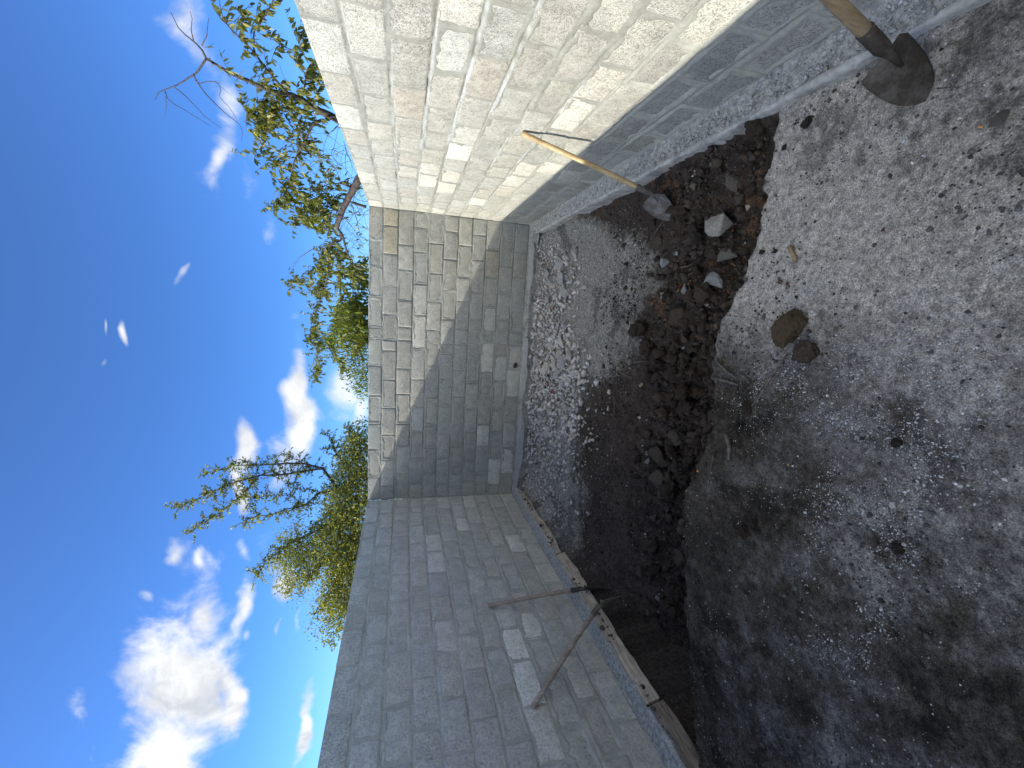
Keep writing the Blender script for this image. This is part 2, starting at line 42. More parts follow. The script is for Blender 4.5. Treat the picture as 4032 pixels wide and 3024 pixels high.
for o in list(bpy.data.objects):
    bpy.data.objects.remove(o)
C = bpy.context.scene.collection
SC = bpy.context.scene
rng = np.random.default_rng(7)
rnd = random.Random(11)

# ---------------------------------------------------------------- camera
W = 4.192          # distance between the two side walls
HT = 2.24          # wall height
CAMP = (2.9424, -6.1802, 1.7482)
cd = bpy.data.cameras.new('camera')
cam = bpy.data.objects.new('camera', cd)
C.objects.link(cam)
cd.sensor_fit = 'HORIZONTAL'
cd.sensor_width = 36.0
cd.lens = 36.0 * 1643.7 / 4032.0
cd.clip_start = 0.05
cd.clip_end = 2000
# the phone was held upright, the picture is stored on its side: camera local X points down, local Y to the right
yaw, pit, rol = -0.17978, -0.25432, -0.019226
cy_, sy_ = math.cos(yaw), math.sin(yaw)
cp_, sp_ = math.cos(pit), math.sin(pit)
fw = np.array([sy_ * cp_, cy_ * cp_, sp_])
rt = np.array([cy_, -sy_, 0.0])
dn = np.cross(fw, rt)
cr_, sr_ = math.cos(rol), math.sin(rol)
rt2 = cr_ * rt + sr_ * dn
dn2 = -sr_ * rt + cr_ * dn
M = Matrix(((dn2[0], rt2[0], -fw[0], CAMP[0]),
            (dn2[1], rt2[1], -fw[1], CAMP[1]),
            (dn2[2], rt2[2], -fw[2], CAMP[2]),
            (0, 0, 0, 1)))
cam.matrix_world = M
SC.camera = cam

# ---------------------------------------------------------------- light
SUN_TO = Vector((-1.0, -0.22, 0.426)).normalized()
sd = bpy.data.lights.new('sun', 'SUN')
sun = bpy.data.objects.new('sun', sd)
C.objects.link(sun)
sd.energy = SUN_E
sd.angle = math.radians(0.5)
sd.color = (1.0, 0.94, 0.82)
sun.rotation_euler = SUN_TO.to_track_quat('Z', 'Y').to_euler()
sun.location = SUN_TO * 30

SC.view_settings.view_transform = 'Standard'
SC.view_settings.look = 'None'
SC.view_settings.gamma = 1
SC.view_settings.use_curve_mapping = False
SC.view_settings.exposure = EXPO
SC.render.engine = 'CYCLES'
SC.cycles.max_bounces = 8
SC.cycles.diffuse_bounces = 6
SC.cycles.transparent_max_bounces = 12


class NT:
    """small helper to write node trees"""
    def __init__(s, nt):
        s.nt = nt
        nt.nodes.clear()
    def n(s, typ, **kw):
        nd = s.nt.nodes.new(typ)
        for k, v in kw.items():
            if k.startswith('i_'):
                nd.inputs[k[2:]].default_value = v
            else:
                setattr(nd, k, v)
        return nd
    def put(s, sock, v):
        if isinstance(v, bpy.types.NodeSocket):
            s.nt.links.new(v, sock)
        else:
            sock.default_value = v
    def math(s, op, a, b=0.0, c=None, clamp=False):
        nd = s.n('ShaderNodeMath', operation=op, use_clamp=clamp)
        s.put(nd.inputs[0], a); s.put(nd.inputs[1], b)
        if c is not None: s.put(nd.inputs[2], c)
        return nd.outputs[0]
    def mix(s, f, a, b, blend='MIX'):
        nd = s.n('ShaderNodeMix', data_type='RGBA', blend_type=blend)
        s.put(nd.inputs['Factor'], f)
        s.put(nd.inputs[6], a if isinstance(a, bpy.types.NodeSocket) else tuple(a) + (1,) * (4 - len(a)))
        s.put(nd.inputs[7], b if isinstance(b, bpy.types.NodeSocket) else tuple(b) + (1,) * (4 - len(b)))
        return nd.outputs[2]
    def noise(s, vec, scale, detail=4, rough=0.55, dist=0.0, typ=None):
        nd = s.n('ShaderNodeTexNoise')
        s.put(nd.inputs['Vector'], vec)
        nd.inputs['Scale'].default_value = scale
        nd.inputs['Detail'].default_value = detail
        nd.inputs['Roughness'].default_value = rough
        nd.inputs['Distortion'].default_value = dist
        return nd.outputs['Fac']
    def ramp(s, fac, stops):
        nd = s.n('ShaderNodeValToRGB')
        el = nd.color_ramp.elements
        while len(el) < len(stops): el.new(0.5)
        for e, (p, c) in zip(el, stops):
            e.position = p
            e.color = (c, c, c, 1) if not hasattr(c, '__len__') else tuple(c) + (1,) * (4 - len(c))
        s.put(nd.inputs[0], fac)
        return nd.outputs[0]
    def sstep(s, x, a, b):
        nd = s.n('ShaderNodeMapRange', interpolation_type='SMOOTHSTEP')
        s.put(nd.inputs[0], x)
        nd.inputs[1].default_value = a; nd.inputs[2].default_value = b
        return nd.outputs[0]


# ---------------------------------------------------------------- sky
world = bpy.data.worlds.new('World')
SC.world = world
world.use_nodes = True
t = NT(world.node_tree)
sky = t.n('ShaderNodeTexSky', sky_type='NISHITA', sun_disc=False)
sky.sun_elevation = math.radians(21.6)
sky.sun_rotation = math.atan2(SUN_TO.x, SUN_TO.y)
sky.air_density = SKY_AIR
sky.dust_density = SKY_DUST
sky.ozone_density = 3.0
hs = t.n('ShaderNodeHueSaturation')
hs.inputs['Saturation'].default_value = SKY_SAT
t.nt.links.new(sky.outputs[0], hs.inputs['Color'])
tc = t.n('ShaderNodeTexCoord')
sep = t.n('ShaderNodeSeparateXYZ')
t.nt.links.new(tc.outputs['Generated'], sep.inputs[0])
dX, dY, dZ = sep.outputs
dyc = t.math('MAXIMUM', dY, 0.05)
ga = t.math('DIVIDE', dX, dyc)
gb = t.math('DIVIDE', dZ, dyc)
comb = t.n('ShaderNodeCombineXYZ')
t.put(comb.inputs[0], ga); t.put(comb.inputs[1], gb)
wv = t.n('ShaderNodeTexNoise', noise_dimensions='3D')
t.put(wv.inputs['Vector'], comb.outputs[0])
wv.inputs['Scale'].default_value = 5.0; wv.inputs['Detail'].default_value = 3
wsub = t.n('ShaderNodeVectorMath', operation='SUBTRACT')
t.put(wsub.inputs[0], wv.outputs['Color']); wsub.inputs[1].default_value = (.5, .5, .5)
wsc = t.n('ShaderNodeVectorMath', operation='SCALE')
t.put(wsc.inputs[0], wsub.outputs[0]); wsc.inputs['Scale'].default_value = 0.14
wadd = t.n('ShaderNodeVectorMath', operation='ADD')
t.put(wadd.inputs[0], comb.outputs[0]); t.put(wadd.inputs[1], wsc.outputs[0])
sep2 = t.n('ShaderNodeSeparateXYZ')
t.put(sep2.inputs[0], wadd.outputs[0])
wa, wb = sep2.outputs[0], sep2.outputs[1]
mask = None
for (ca, cb, ax, bx, ay, by, amp) in CLOUDS:      # centre and inverse-axis matrix of each cloud, as view directions
    da = t.math('SUBTRACT', wa, ca); db = t.math('SUBTRACT', wb, cb)
    u = t.math('ADD', t.math('MULTIPLY', da, ax), t.math('MULTIPLY', db, bx))
    v = t.math('ADD', t.math('MULTIPLY', da, ay), t.math('MULTIPLY', db, by))
    r2 = t.math('ADD', t.math('MULTIPLY', u, u), t.math('MULTIPLY', v, v))
    g = t.math('MULTIPLY', t.math('POWER', 2.0, t.math('MULTIPLY', r2, -1.0)), amp)
    mask = g if mask is None else t.math('MAXIMUM', mask, g)
nz = t.noise(comb.outputs[0], 7.5, 8, 0.58, 0.35)
nz2 = t.noise(comb.outputs[0], 2.6, 4, 0.5)
dens = t.math('ADD', mask, t.math('MULTIPLY', t.math('SUBTRACT', nz, 0.5), 2.3))
front = t.sstep(dY, 0.05, 0.2)
dens = t.sstep(dens, 0.38, 1.22)
dens = t.math('MULTIPLY', dens, front)
gn = t.noise(tc.outputs['Generated'], 3.2, 7, 0.6, 0.3)      # out-of-view clouds, made denser than those in view to lift the shade
gd = t.math('MULTIPLY', t.sstep(gn, 0.44, 0.62), t.math('SUBTRACT', 1.0, front))
gd = t.math('MULTIPLY', gd, t.sstep(dZ, 0.0, 0.15))
dens = t.math('MAXIMUM', dens, gd)
dens = t.math('MULTIPLY', dens, 0.95)
shade = t.ramp(t.noise(comb.outputs[0], 8, 6, 0.6, 0.6), [(0.36, CLOUD_DARK), (0.58, CLOUD_LIGHT)])
sdot = t.n('ShaderNodeVectorMath', operation='DOT_PRODUCT')
t.put(sdot.inputs[0], tc.outputs['Generated']); sdot.inputs[1].default_value = SUN_TO
fwd = t.mix(t.sstep(sdot.outputs['Value'], 0.62, 0.9), (1, 1, 1), CLOUD_SUNWARD)      # clouds towards the sun, mostly out of view, boosted as extra fill light
shade = t.mix(1.0, shade, fwd, 'MULTIPLY')
skyc = t.mix(1.0, hs.outputs[0], t.ramp(dZ, SKY_TINT), 'MULTIPLY')
col = t.mix(dens, skyc, shade)
bg = t.n('ShaderNodeBackground')
t.put(bg.inputs[0], col)
bg.inputs[1].default_value = SKY_S
out = t.n('ShaderNodeOutputWorld')
t.nt.links.new(bg.outputs[0], out.inputs[0])


# ---------------------------------------------------------------- helpers
def tag(o, label=None, cat=None, group=None, kind=None):
    if label: o['label'] = label
    if cat: o['category'] = cat
    if group: o['group'] = group
    if kind: o['kind'] = kind
    return o

def link(o, parent=None):
    C.objects.link(o)
    if parent: o.parent = parent
    return o

def empty(name, loc=(0, 0, 0)):
    o = bpy.data.objects.new(name, None)
    o.empty_display_size = 0.1
    o.location = loc
    C.objects.link(o)
    return o

def mesh_obj(name, verts, faces, mat, parent=None, smooth=False, cols=None, facelen=None):
    """verts Nx3 array; faces MxK array (K equal) or list of lists"""
    me = bpy.data.meshes.new(name)
    verts = np.asarray(verts, dtype=np.float64)
    if isinstance(faces, np.ndarray):
        k = faces.shape[1]
        me.vertices.add(len(verts)); me.vertices.foreach_set('co', verts.ravel())
        me.loops.add(faces.size); me.loops.foreach_set('vertex_index', faces.ravel().astype(np.int32))
        me.polygons.add(len(faces)); me.polygons.foreach_set('loop_start', np.arange(0, faces.size, k, dtype=np.int32))
        try: me.polygons.foreach_set('loop_total', np.full(len(faces), k, dtype=np.int32))
        except Exception: pass
        me.update(calc_edges=True); me.validate()
    else:
        me.from_pydata([tuple(v) for v in verts], [], [tuple(f) for f in faces]); me.update()
    if cols is not None:
        ca = me.color_attributes.new('tone', 'FLOAT_COLOR', 'POINT')
        c4 = np.ones((len(verts), 4), dtype=np.float32); c4[:, :cols.shape[1]] = cols
        ca.data.foreach_set('color', c4.ravel())
    if smooth: me.polygons.foreach_set('use_smooth', np.ones(len(me.polygons), dtype=bool))
    if mat: me.materials.append(mat)
    o = bpy.data.objects.new(name, me)
    return link(o, parent)

def vnoise(x, y, seed=0):
    """2D value noise, 0..1"""
    xi = np.floor(x).astype(np.int64); yi = np.floor(y).astype(np.int64)
    fx = x - xi; fy = y - yi
    fx = fx * fx * (3 - 2 * fx); fy = fy * fy * (3 - 2 * fy)
    def h(a, b):
        n = (a * 374761393 + b * 668265263 + seed * 974634777) & 0xFFFFFFFF
        n = ((n ^ (n >> 13)) * 1274126177) & 0xFFFFFFFF
        n = n ^ (n >> 16)
        return (n & 0xFFFF) / 65535.0
    a = h(xi, yi); b = h(xi + 1, yi); c = h(xi, yi + 1); d = h(xi + 1, yi + 1)
    return (a * (1 - fx) + b * fx) * (1 - fy) + (c * (1 - fx) + d * fx) * fy

def fbm(x, y, sc, octv=4, seed=0, gain=0.5):
    x = np.asarray(x, float) * sc; y = np.asarray(y, float) * sc
    s = 0; a = 1; tot = 0
    for i in range(octv):
        s = s + a * vnoise(x + 13.7 * i, y - 7.3 * i, seed + i); tot += a
        a *= gain; x = x * 2.03; y = y * 2.03
    return s / tot          # 0..1

def sst(a, b, x):
    u = np.clip((x - a) / (b - a), 0, 1)
    return u * u * (3 - 2 * u)

def grid_faces(nx, ny):
    i = np.arange(nx - 1)[None, :] + nx * np.arange(ny - 1)[:, None]
    i = i.ravel()
    return np.stack([i, i + 1, i + 1 + nx, i + nx], 1)

def box_vf(a, b):
    x0, y0, z0 = a; x1, y1, z1 = b
    v = [(x0,y0,z0),(x1,y0,z0),(x1,y1,z0),(x0,y1,z0),(x0,y0,z1),(x1,y0,z1),(x1,y1,z1),(x0,y1,z1)]
    f = [(0,3,2,1),(4,5,6,7),(0,1,5,4),(1,2,6,5),(2,3,7,6),(3,0,4,7)]
    return v, f

def tube(pts, rads, sides=7, cap=True, jit=0.0):
    """tapered tube along a polyline -> verts, faces (list)"""
    pts = [Vector(p) for p in pts]
    V = []; F = []
    up = None
    n = len(pts)
    for i, p in enumerate(pts):
        d = (pts[min(i + 1, n - 1)] - pts[max(i - 1, 0)])
        if d.length < 1e-9: d = Vector((0, 0, 1))
        d.normalize()
        if up is None:
            up = d.orthogonal().normalized()
        else:
            up = (up - d * up.dot(d))
            if up.length < 1e-6: up = d.orthogonal()
            up.normalize()
        si = d.cross(up)
        r = rads[i] if hasattr(rads, '__len__') else rads
        for k in range(sides):
            a = 2 * math.pi * k / sides
            rr = r * (1 + (rnd.uniform(-jit, jit) if jit else 0))
            V.append(p + (up * math.cos(a) + si * math.sin(a)) * rr)
    for i in range(n - 1):
        for k in range(sides):
            a = i * sides + k; b = i * sides + (k + 1) % sides
            F.append((a, b, b + sides, a + sides))
    if cap:
        F.append(tuple(range(sides))[::-1]); F.append(tuple((n - 1) * sides + k for k in range(sides)))
    return V, F

class MB:
    def __init__(s): s.v = []; s.f = []
    def add(s, vf):
        o = len(s.v); s.v += [tuple(v) for v in vf[0]]; s.f += [tuple(i + o for i in f) for f in vf[1]]
    def build(s, name, mat, parent=None, smooth=True):
        return mesh_obj(name, s.v, s.f, mat, parent, smooth)


# ---------------------------------------------------------------- materials
def mat(name, fn, disp=False):
    m = bpy.data.materials.new(name); m.use_nodes = True
    t = NT(m.node_tree)
    b = t.n('ShaderNodeBsdfPrincipled')
    o = t.n('ShaderNodeOutputMaterial')
    t.nt.links.new(b.outputs[0], o.inputs[0])
    b.inputs['Specular IOR Level'].default_value = 0.25
    fn(t, b)
    return m

def pos(t):
    return t.n('ShaderNodeNewGeometry').outputs['Position']

def bump(t, b, h, dist=0.002, strength=1.0):
    nd = t.n('ShaderNodeBump')
    nd.inputs['Distance'].default_value = dist; nd.inputs['Strength'].default_value = strength
    t.put(nd.inputs['Height'], h)
    t.put(b.inputs['Normal'], nd.outputs[0])

def m_block(t, b):
    P = pos(t)
    oi = t.n('ShaderNodeObjectInfo')
    ran = oi.outputs['Random']
    base = oi.outputs['Color']
    n1 = t.noise(P, 9, 5, 0.6)
    n2 = t.noise(P, 55, 4, 0.65)
    n3 = t.noise(P, 160, 3, 0.6)
    v = t.ramp(n1, [(0.3, 0.82), (0.7, 1.14)])
    c = t.mix(1.0, base, v, 'MULTIPLY')
    v2 = t.ramp(n2, [(0.30, 0.66), (0.5, 1.0), (0.75, 1.18)])
    c = t.mix(1.0, c, v2, 'MULTIPLY')
    pits = t.ramp(n3, [(0.30, 0.45), (0.43, 1.0)])
    c = t.mix(0.9, c, pits, 'MULTIPLY')
    # pale lime bloom in soft patches
    eff = t.ramp(t.noise(P, 14, 6, 0.7), [(0.55, 0.0), (0.75, 0.5)])
    c = t.mix(eff, c, (0.56, 0.56, 0.54))
    t.put(b.inputs['Base Color'], c)
    b.inputs['Roughness'].default_value = 0.95
    h = t.math('ADD', t.math('MULTIPLY', n2, 0.8), t.math('MULTIPLY', t.ramp(n3, [(0.28, 0), (0.5, 1)]), 0.55))
    bump(t, b, h, 0.007, 1.0)

def m_mortar(t, b):
    P = pos(t)
    a = t.n('ShaderNodeVertexColor', layer_name='tone').outputs[0]
    n1 = t.noise(P, 5, 5, 0.6)
    n2 = t.noise(P, 45, 5, 0.7)
    n3 = t.noise(P, 220, 2, 0.6)
    c = t.mix(1.0, a, t.ramp(n1, [(0.3, 0.86), (0.7, 1.1)]), 'MULTIPLY')
    c = t.mix(1.0, c, t.ramp(n2, [(0.3, 0.82), (0.7, 1.12)]), 'MULTIPLY')
    t.put(b.inputs['Base Color'], c)
    b.inputs['Roughness'].default_value = 0.92
    bump(t, b, t.math('ADD', n2, t.math('MULTIPLY', n3, 0.35)), 0.004, 0.7)

def m_ground(t, b):
    P = pos(t)
    a = t.n('ShaderNodeVertexColor', layer_name='tone').outputs[0]
    n2 = t.noise(P, 38, 6, 0.72)
    n3 = t.noise(P, 170, 4, 0.7)
    n4 = t.noise(P, 420, 2, 0.6)
    c = t.mix(1.0, a, t.ramp(n2, [(0.36, 0.55), (0.64, 1.4)]), 'MULTIPLY')
    c = t.mix(1.0, c, t.ramp(n3, [(0.36, 0.5), (0.5, 1.0), (0.64, 1.6)]), 'MULTIPLY')
    sp = t.ramp(n4, [(0.66, 0.0), (0.74, 0.5)])
    c = t.mix(sp, c, t.mix(0.5, c, (0.6, 0.6, 0.6)))
    t.put(b.inputs['Base Color'], c)
    b.inputs['Roughness'].default_value = 0.97
    b.inputs['Specular IOR Level'].default_value = 0.1
    h = t.math('ADD', n2, t.math('ADD', t.math('MULTIPLY', n3, 0.55), t.math('MULTIPLY', n4, 0.2)))
    bump(t, b, h, 0.020, 1.0)

def simple_noise_mat(c0, c1, scale, rough=0.9, bd=0.003, spec=0.2, obj=False, detail=5):
    def f(t, b):
        P = t.n('ShaderNodeTexCoord').outputs['Object'] if obj else pos(t)
        n = t.noise(P, scale, detail, 0.65)
        n2 = t.noise(P, scale * 5, 3, 0.6)
        m = t.math('ADD', t.math('MULTIPLY', n, 0.65), t.math('MULTIPLY', n2, 0.35))
        c = t.mix(t.sstep(m, 0.35, 0.65), c0, c1)
        t.put(b.inputs['Base Color'], c)
        b.inputs['Roughness'].default_value = rough
        b.inputs['Specular IOR Level'].default_value = spec
        bump(t, b, m, bd, 0.9)
    return f

def m_stone(t, b):     # colour comes from the object, grain in world space
    P = t.n('ShaderNodeTexCoord').outputs['Object']
    oi = t.n('ShaderNodeObjectInfo')
    n = t.noise(P, 14, 5, 0.65); n2 = t.noise(P, 90, 4, 0.7)
    c = t.mix(1.0, oi.outputs['Color'], t.ramp(n, [(0.3, 0.7), (0.7, 1.25)]), 'MULTIPLY')
    c = t.mix(1.0, c, t.ramp(n2, [(0.3, 0.7), (0.7, 1.25)]), 'MULTIPLY')
    t.put(b.inputs['Base Color'], c)
    b.inputs['Roughness'].default_value = 0.95
    b.inputs['Specular IOR Level'].default_value = 0.15
    bump(t, b, t.math('ADD', n, t.math('MULTIPLY', n2, 0.6)), 0.008, 0.9)

def m_tone(t, b):      # loose stuff: colour from the mesh
    P = pos(t)
    a = t.n('ShaderNodeVertexColor', layer_name='tone').outputs[0]
    n = t.noise(P, 90, 4, 0.65)
    c = t.mix(1.0, a, t.ramp(n, [(0.3, 0.75), (0.7, 1.22)]), 'MULTIPLY')
    t.put(b.inputs['Base Color'], c)
    b.inputs['Roughness'].default_value = 0.92
    b.inputs['Specular IOR Level'].default_value = 0.2
    bump(t, b, n, 0.003, 0.6)

def m_wood(c0, c1, stretch=(40, 40, 3)):
    def f(t, b):
        P = t.n('ShaderNodeTexCoord').outputs['Object']
        mp = t.n('ShaderNodeMapping'); mp.inputs['Scale'].default_value = stretch
        t.put(mp.inputs[0], P)
        n = t.noise(mp.outputs[0], 1.6, 6, 0.65, 0.4)
        d = t.noise(P, 7, 4, 0.6)
        c = t.mix(t.sstep(n, 0.35, 0.65), c0, c1)
        c = t.mix(1.0, c, t.ramp(d, [(0.35, 0.72), (0.62, 1.05)]), 'MULTIPLY')
        t.put(b.inputs['Base Color'], c)
        b.inputs['Roughness'].default_value = 0.6
        bump(t, b, n, 0.0012, 0.8)
    return f

def m_leaf(t, b):
    a = t.n('ShaderNodeVertexColor', layer_name='tone').outputs[0]
    t.put(b.inputs['Base Color'], a)
    b.inputs['Roughness'].default_value = 0.42
    b.inputs['Specular IOR Level'].default_value = 0.5
    tr = t.n('ShaderNodeBsdfTranslucent')
    tcn = t.mix(1.0, a, (1.6, 1.7, 0.6), 'MULTIPLY')
    t.put(tr.inputs[0], tcn)
    ms = t.n('ShaderNodeMixShader'); ms.inputs[0].default_value = 0.45
    t.nt.links.new(b.outputs[0], ms.inputs[1]); t.nt.links.new(tr.outputs[0], ms.inputs[2])
    o = [n for n in t.nt.nodes if n.type == 'OUTPUT_MATERIAL'][0]
    t.nt.links.new(ms.outputs[0], o.inputs[0])

def m_metal(t, b):
    P = t.n('ShaderNodeTexCoord').outputs['Object']
    oi = t.n('ShaderNodeObjectInfo')
    n = t.noise(P, 16, 6, 0.7); n2 = t.noise(P, 90, 4, 0.6)
    c = t.mix(t.sstep(n, 0.45, 0.62), t.mix(1.0, oi.outputs['Color'], (0.6, 0.55, 0.5), 'MULTIPLY'), oi.outputs['Color'])
    c = t.mix(1.0, c, t.ramp(n2, [(0.3, 0.75), (0.7, 1.15)]), 'MULTIPLY')
    t.put(b.inputs['Base Color'], c)
    b.inputs['Metallic'].default_value = 0.25
    b.inputs['Roughness'].default_value = 0.62
    bump(t, b, t.math('ADD', n, n2), 0.0015, 0.7)

MT = {
    'block': mat('concrete_block', m_block),
    'mortar': mat('mortar', m_mortar),
    'ground': mat('soil_and_gravel', m_ground),
    'field': mat('field_soil', simple_noise_mat((0.06, 0.05, 0.035), (0.10, 0.09, 0.06), 3, 0.97, 0.02, 0.1)),
    'rough_concrete': mat('rough_concrete', simple_noise_mat((0.22, 0.22, 0.20), (0.56, 0.555, 0.51), 32, 0.95, 0.014, 0.15, detail=8)),
    'smooth_concrete': mat('smooth_concrete', simple_noise_mat((0.24, 0.235, 0.215), (0.52, 0.52, 0.49), 7, 0.8, 0.006, 0.3, detail=9)),
    'stone': mat('stone', m_stone),
    'tone': mat('loose_stone', m_tone),
    'handle_new': mat('varnished_wood', m_wood((0.44, 0.31, 0.15), (0.60, 0.45, 0.25))),
    'handle_old': mat('weathered_wood', m_wood((0.30, 0.235, 0.18), (0.46, 0.375, 0.30))),
    'handle_worn': mat('worn_wood', m_wood((0.26, 0.18, 0.10), (0.42, 0.31, 0.18))),
    'board': mat('pine_board', m_wood((0.34, 0.28, 0.21), (0.58, 0.50, 0.39), (45, 3, 45))),
    'bark': mat('bark', simple_noise_mat((0.035, 0.028, 0.025), (0.12, 0.10, 0.09), 26, 0.9, 0.006)),
    'stick': mat('dry_stick', simple_noise_mat((0.07, 0.06, 0.052), (0.19, 0.17, 0.145), 45, 0.9, 0.002)),
    'leaf': mat('leaf', m_leaf),
    'metal': mat('steel', m_metal),
    'dark': mat('pipe_plastic', simple_noise_mat((0.03, 0.03, 0.03), (0.06, 0.055, 0.05), 20, 0.7)),
    'rust': mat('rusty_wire', simple_noise_mat((0.07, 0.04, 0.03), (0.16, 0.10, 0.07), 80, 0.8, 0.001)),
    'red': mat('red_plastic', simple_noise_mat((0.22, 0.03, 0.03), (0.34, 0.05, 0.045), 30, 0.6, 0.001)),
    'white': mat('white_plastic', simple_noise_mat((0.55, 0.55, 0.55), (0.75, 0.75, 0.75), 30, 0.6, 0.001)),
    'orange': mat('orange_chip', simple_noise_mat((0.60, 0.28, 0.05), (0.75, 0.40, 0.10), 60, 0.8, 0.001)),
}
def m_film(t, b):
    P = pos(t)
    n = t.noise(P, 12, 5, 0.6, 1.0)
    t.put(b.inputs['Base Color'], t.mix(n, (0.28, 0.29, 0.29), (0.60, 0.61, 0.60)))
    b.inputs['Roughness'].default_value = 0.35
    b.inputs['Alpha'].default_value = 0.6
    bump(t, b, n, 0.02, 0.8)
MT['film'] = mat('polythene_film', m_film)
# ---------------------------------------------------------------- ground relief (shared by everything that lies on it)
EDGE_X = np.array([-0.2, 0.3, 1.0, 1.55, 1.97, 2.37, 2.9, 3.22, 3.55, 3.83, 4.2])
EDGE_Y = np.array([-4.50, -4.42, -4.15, -4.00, -4.04, -4.10, -4.05, -4.19, -4.24, -4.25, -4.22])

def edge_y(x):
    e = np.interp(x, EDGE_X, EDGE_Y)
    return e + (fbm(x, x * 0 + 3.1, 2.2, 3, 5) - 0.5) * 0.12 + (fbm(x, x * 0 + 9.1, 13, 3, 6) - 0.5) * 0.07

def ground_z(x, y):
    x = np.asarray(x, float); y = np.asarray(y, float)
    e = edge_y(x) + (fbm(x, y, 9, 3, 21) - 0.5) * 0.05
    tt = y - e
    near = -0.06 + (fbm(x, y, 1.1, 3, 31) - 0.5) * 0.05 + (fbm(x, y, 7, 4, 32) - 0.5) * 0.034 + (fbm(x, y, 34, 3, 33) - 0.5) * 0.016
    # small footprints and drag marks on the left of the near ground
    near = near - 0.02 * sst(0.55, 0.7, fbm(x + 0.55 * y, y * 0.25, 3.2, 3, 35)) * sst(3.0, 2.0, x)
    bottom = np.interp(x, [0, 0.6, 1.5, 2.3, 3.0, 3.5, 3.85, 4.05], [-0.62, -0.64, -0.60, -0.50, -0.42, -0.34, -0.22, -0.13])
    back = np.interp(x, [0, 1.0, 2.5, 4.1], [-0.26, -0.25, -0.22, -0.19])
    back = back + 0.08 * sst(-0.75, -0.15, y) + 0.05 * fbm(x, y, 5, 3, 46) * sst(-0.4, -0.15, y)
    w0 = np.interp(x, [0, 1.5, 3.0, 4.1], [0.55, 0.62, 0.62, 0.5])
    w1 = np.interp(x, [0, 1.5, 3.0, 4.1], [1.75, 1.7, 1.9, 1.5])
    up = sst(0, 1, (tt - w0) / (w1 - w0))
    lump = np.abs(fbm(x, y, 5.5, 3, 41) - 0.5) * 2
    lump2 = fbm(x, y, 13, 4, 42)
    rough = (1 - up) ** 1.5
    floor = bottom * (1 - up) + back * up
    floor = floor + rough * ((0.5 - lump) * 0.13 + (lump2 - 0.5) * 0.16) + (fbm(x, y, 3, 3, 43) - 0.5) * 0.05
    floor = floor + (fbm(x, y, 20, 4, 44) - 0.5) * (0.014 + 0.028 * rough) + (fbm(x, y, 60, 2, 45) - 0.5) * 0.008
    k = sst(0.0, 0.05, tt)
    return near * (1 - k) + floor * k

# ================================================================ the ground
xs = np.concatenate([np.arange(0.165, 0.26, 0.006), np.arange(0.26, 4.10, 0.0125)])
ys = np.concatenate([np.arange(-9.2, -5.6, 0.04), np.arange(-5.6, 0.0, 0.0125)])
X, Y = np.meshgrid(xs, ys)
Z = ground_z(X, Y)
Z = Z + (0.09 * sst(.45, .7, fbm(X, Y, 2.6, 3, 47)) + 0.03) * sst(3.78, 4.02, X) * sst(-4.0, -3.7, Y)   # spoil against the right footing
Z = Z + 0.10 * sst(0.42, 0.18, X) * sst(-3.2, -2.2, Y)               # soil banked against the left footing
Z = np.where((X > 3.97) & (Y > -4.15), np.minimum(Z, -0.035 - 0.03 * fbm(X, Y, 6, 2, 50)), Z)
kb = sst(0.26, 0.185, X) * (Y > edge_y(X) - .05)
kb_z = -0.075 - 0.03 * fbm(X, Y, 3, 2, 49) + 0.03 * sst(-3.6, -4.0, Y)
Z = np.where(Z < kb_z, Z * (1 - kb) + kb_z * kb, Z)      # soil face under the formwork
def ground_at(x, y):
    i = min(max(int(np.searchsorted(xs, x)), 1), len(xs) - 1); j = min(max(int(np.searchsorted(ys, y)), 1), len(ys) - 1)
    return float(Z[j, i])

def rbf(tab, X, Y, s):
    num = np.zeros_like(X); den = np.zeros_like(X) + 1e-9
    for (a, b, v) in tab:
        w = np.exp(-((X - a) ** 2 + (Y - b) ** 2) / (2 * s * s)); num += w * v; den += w
    return num / den, den

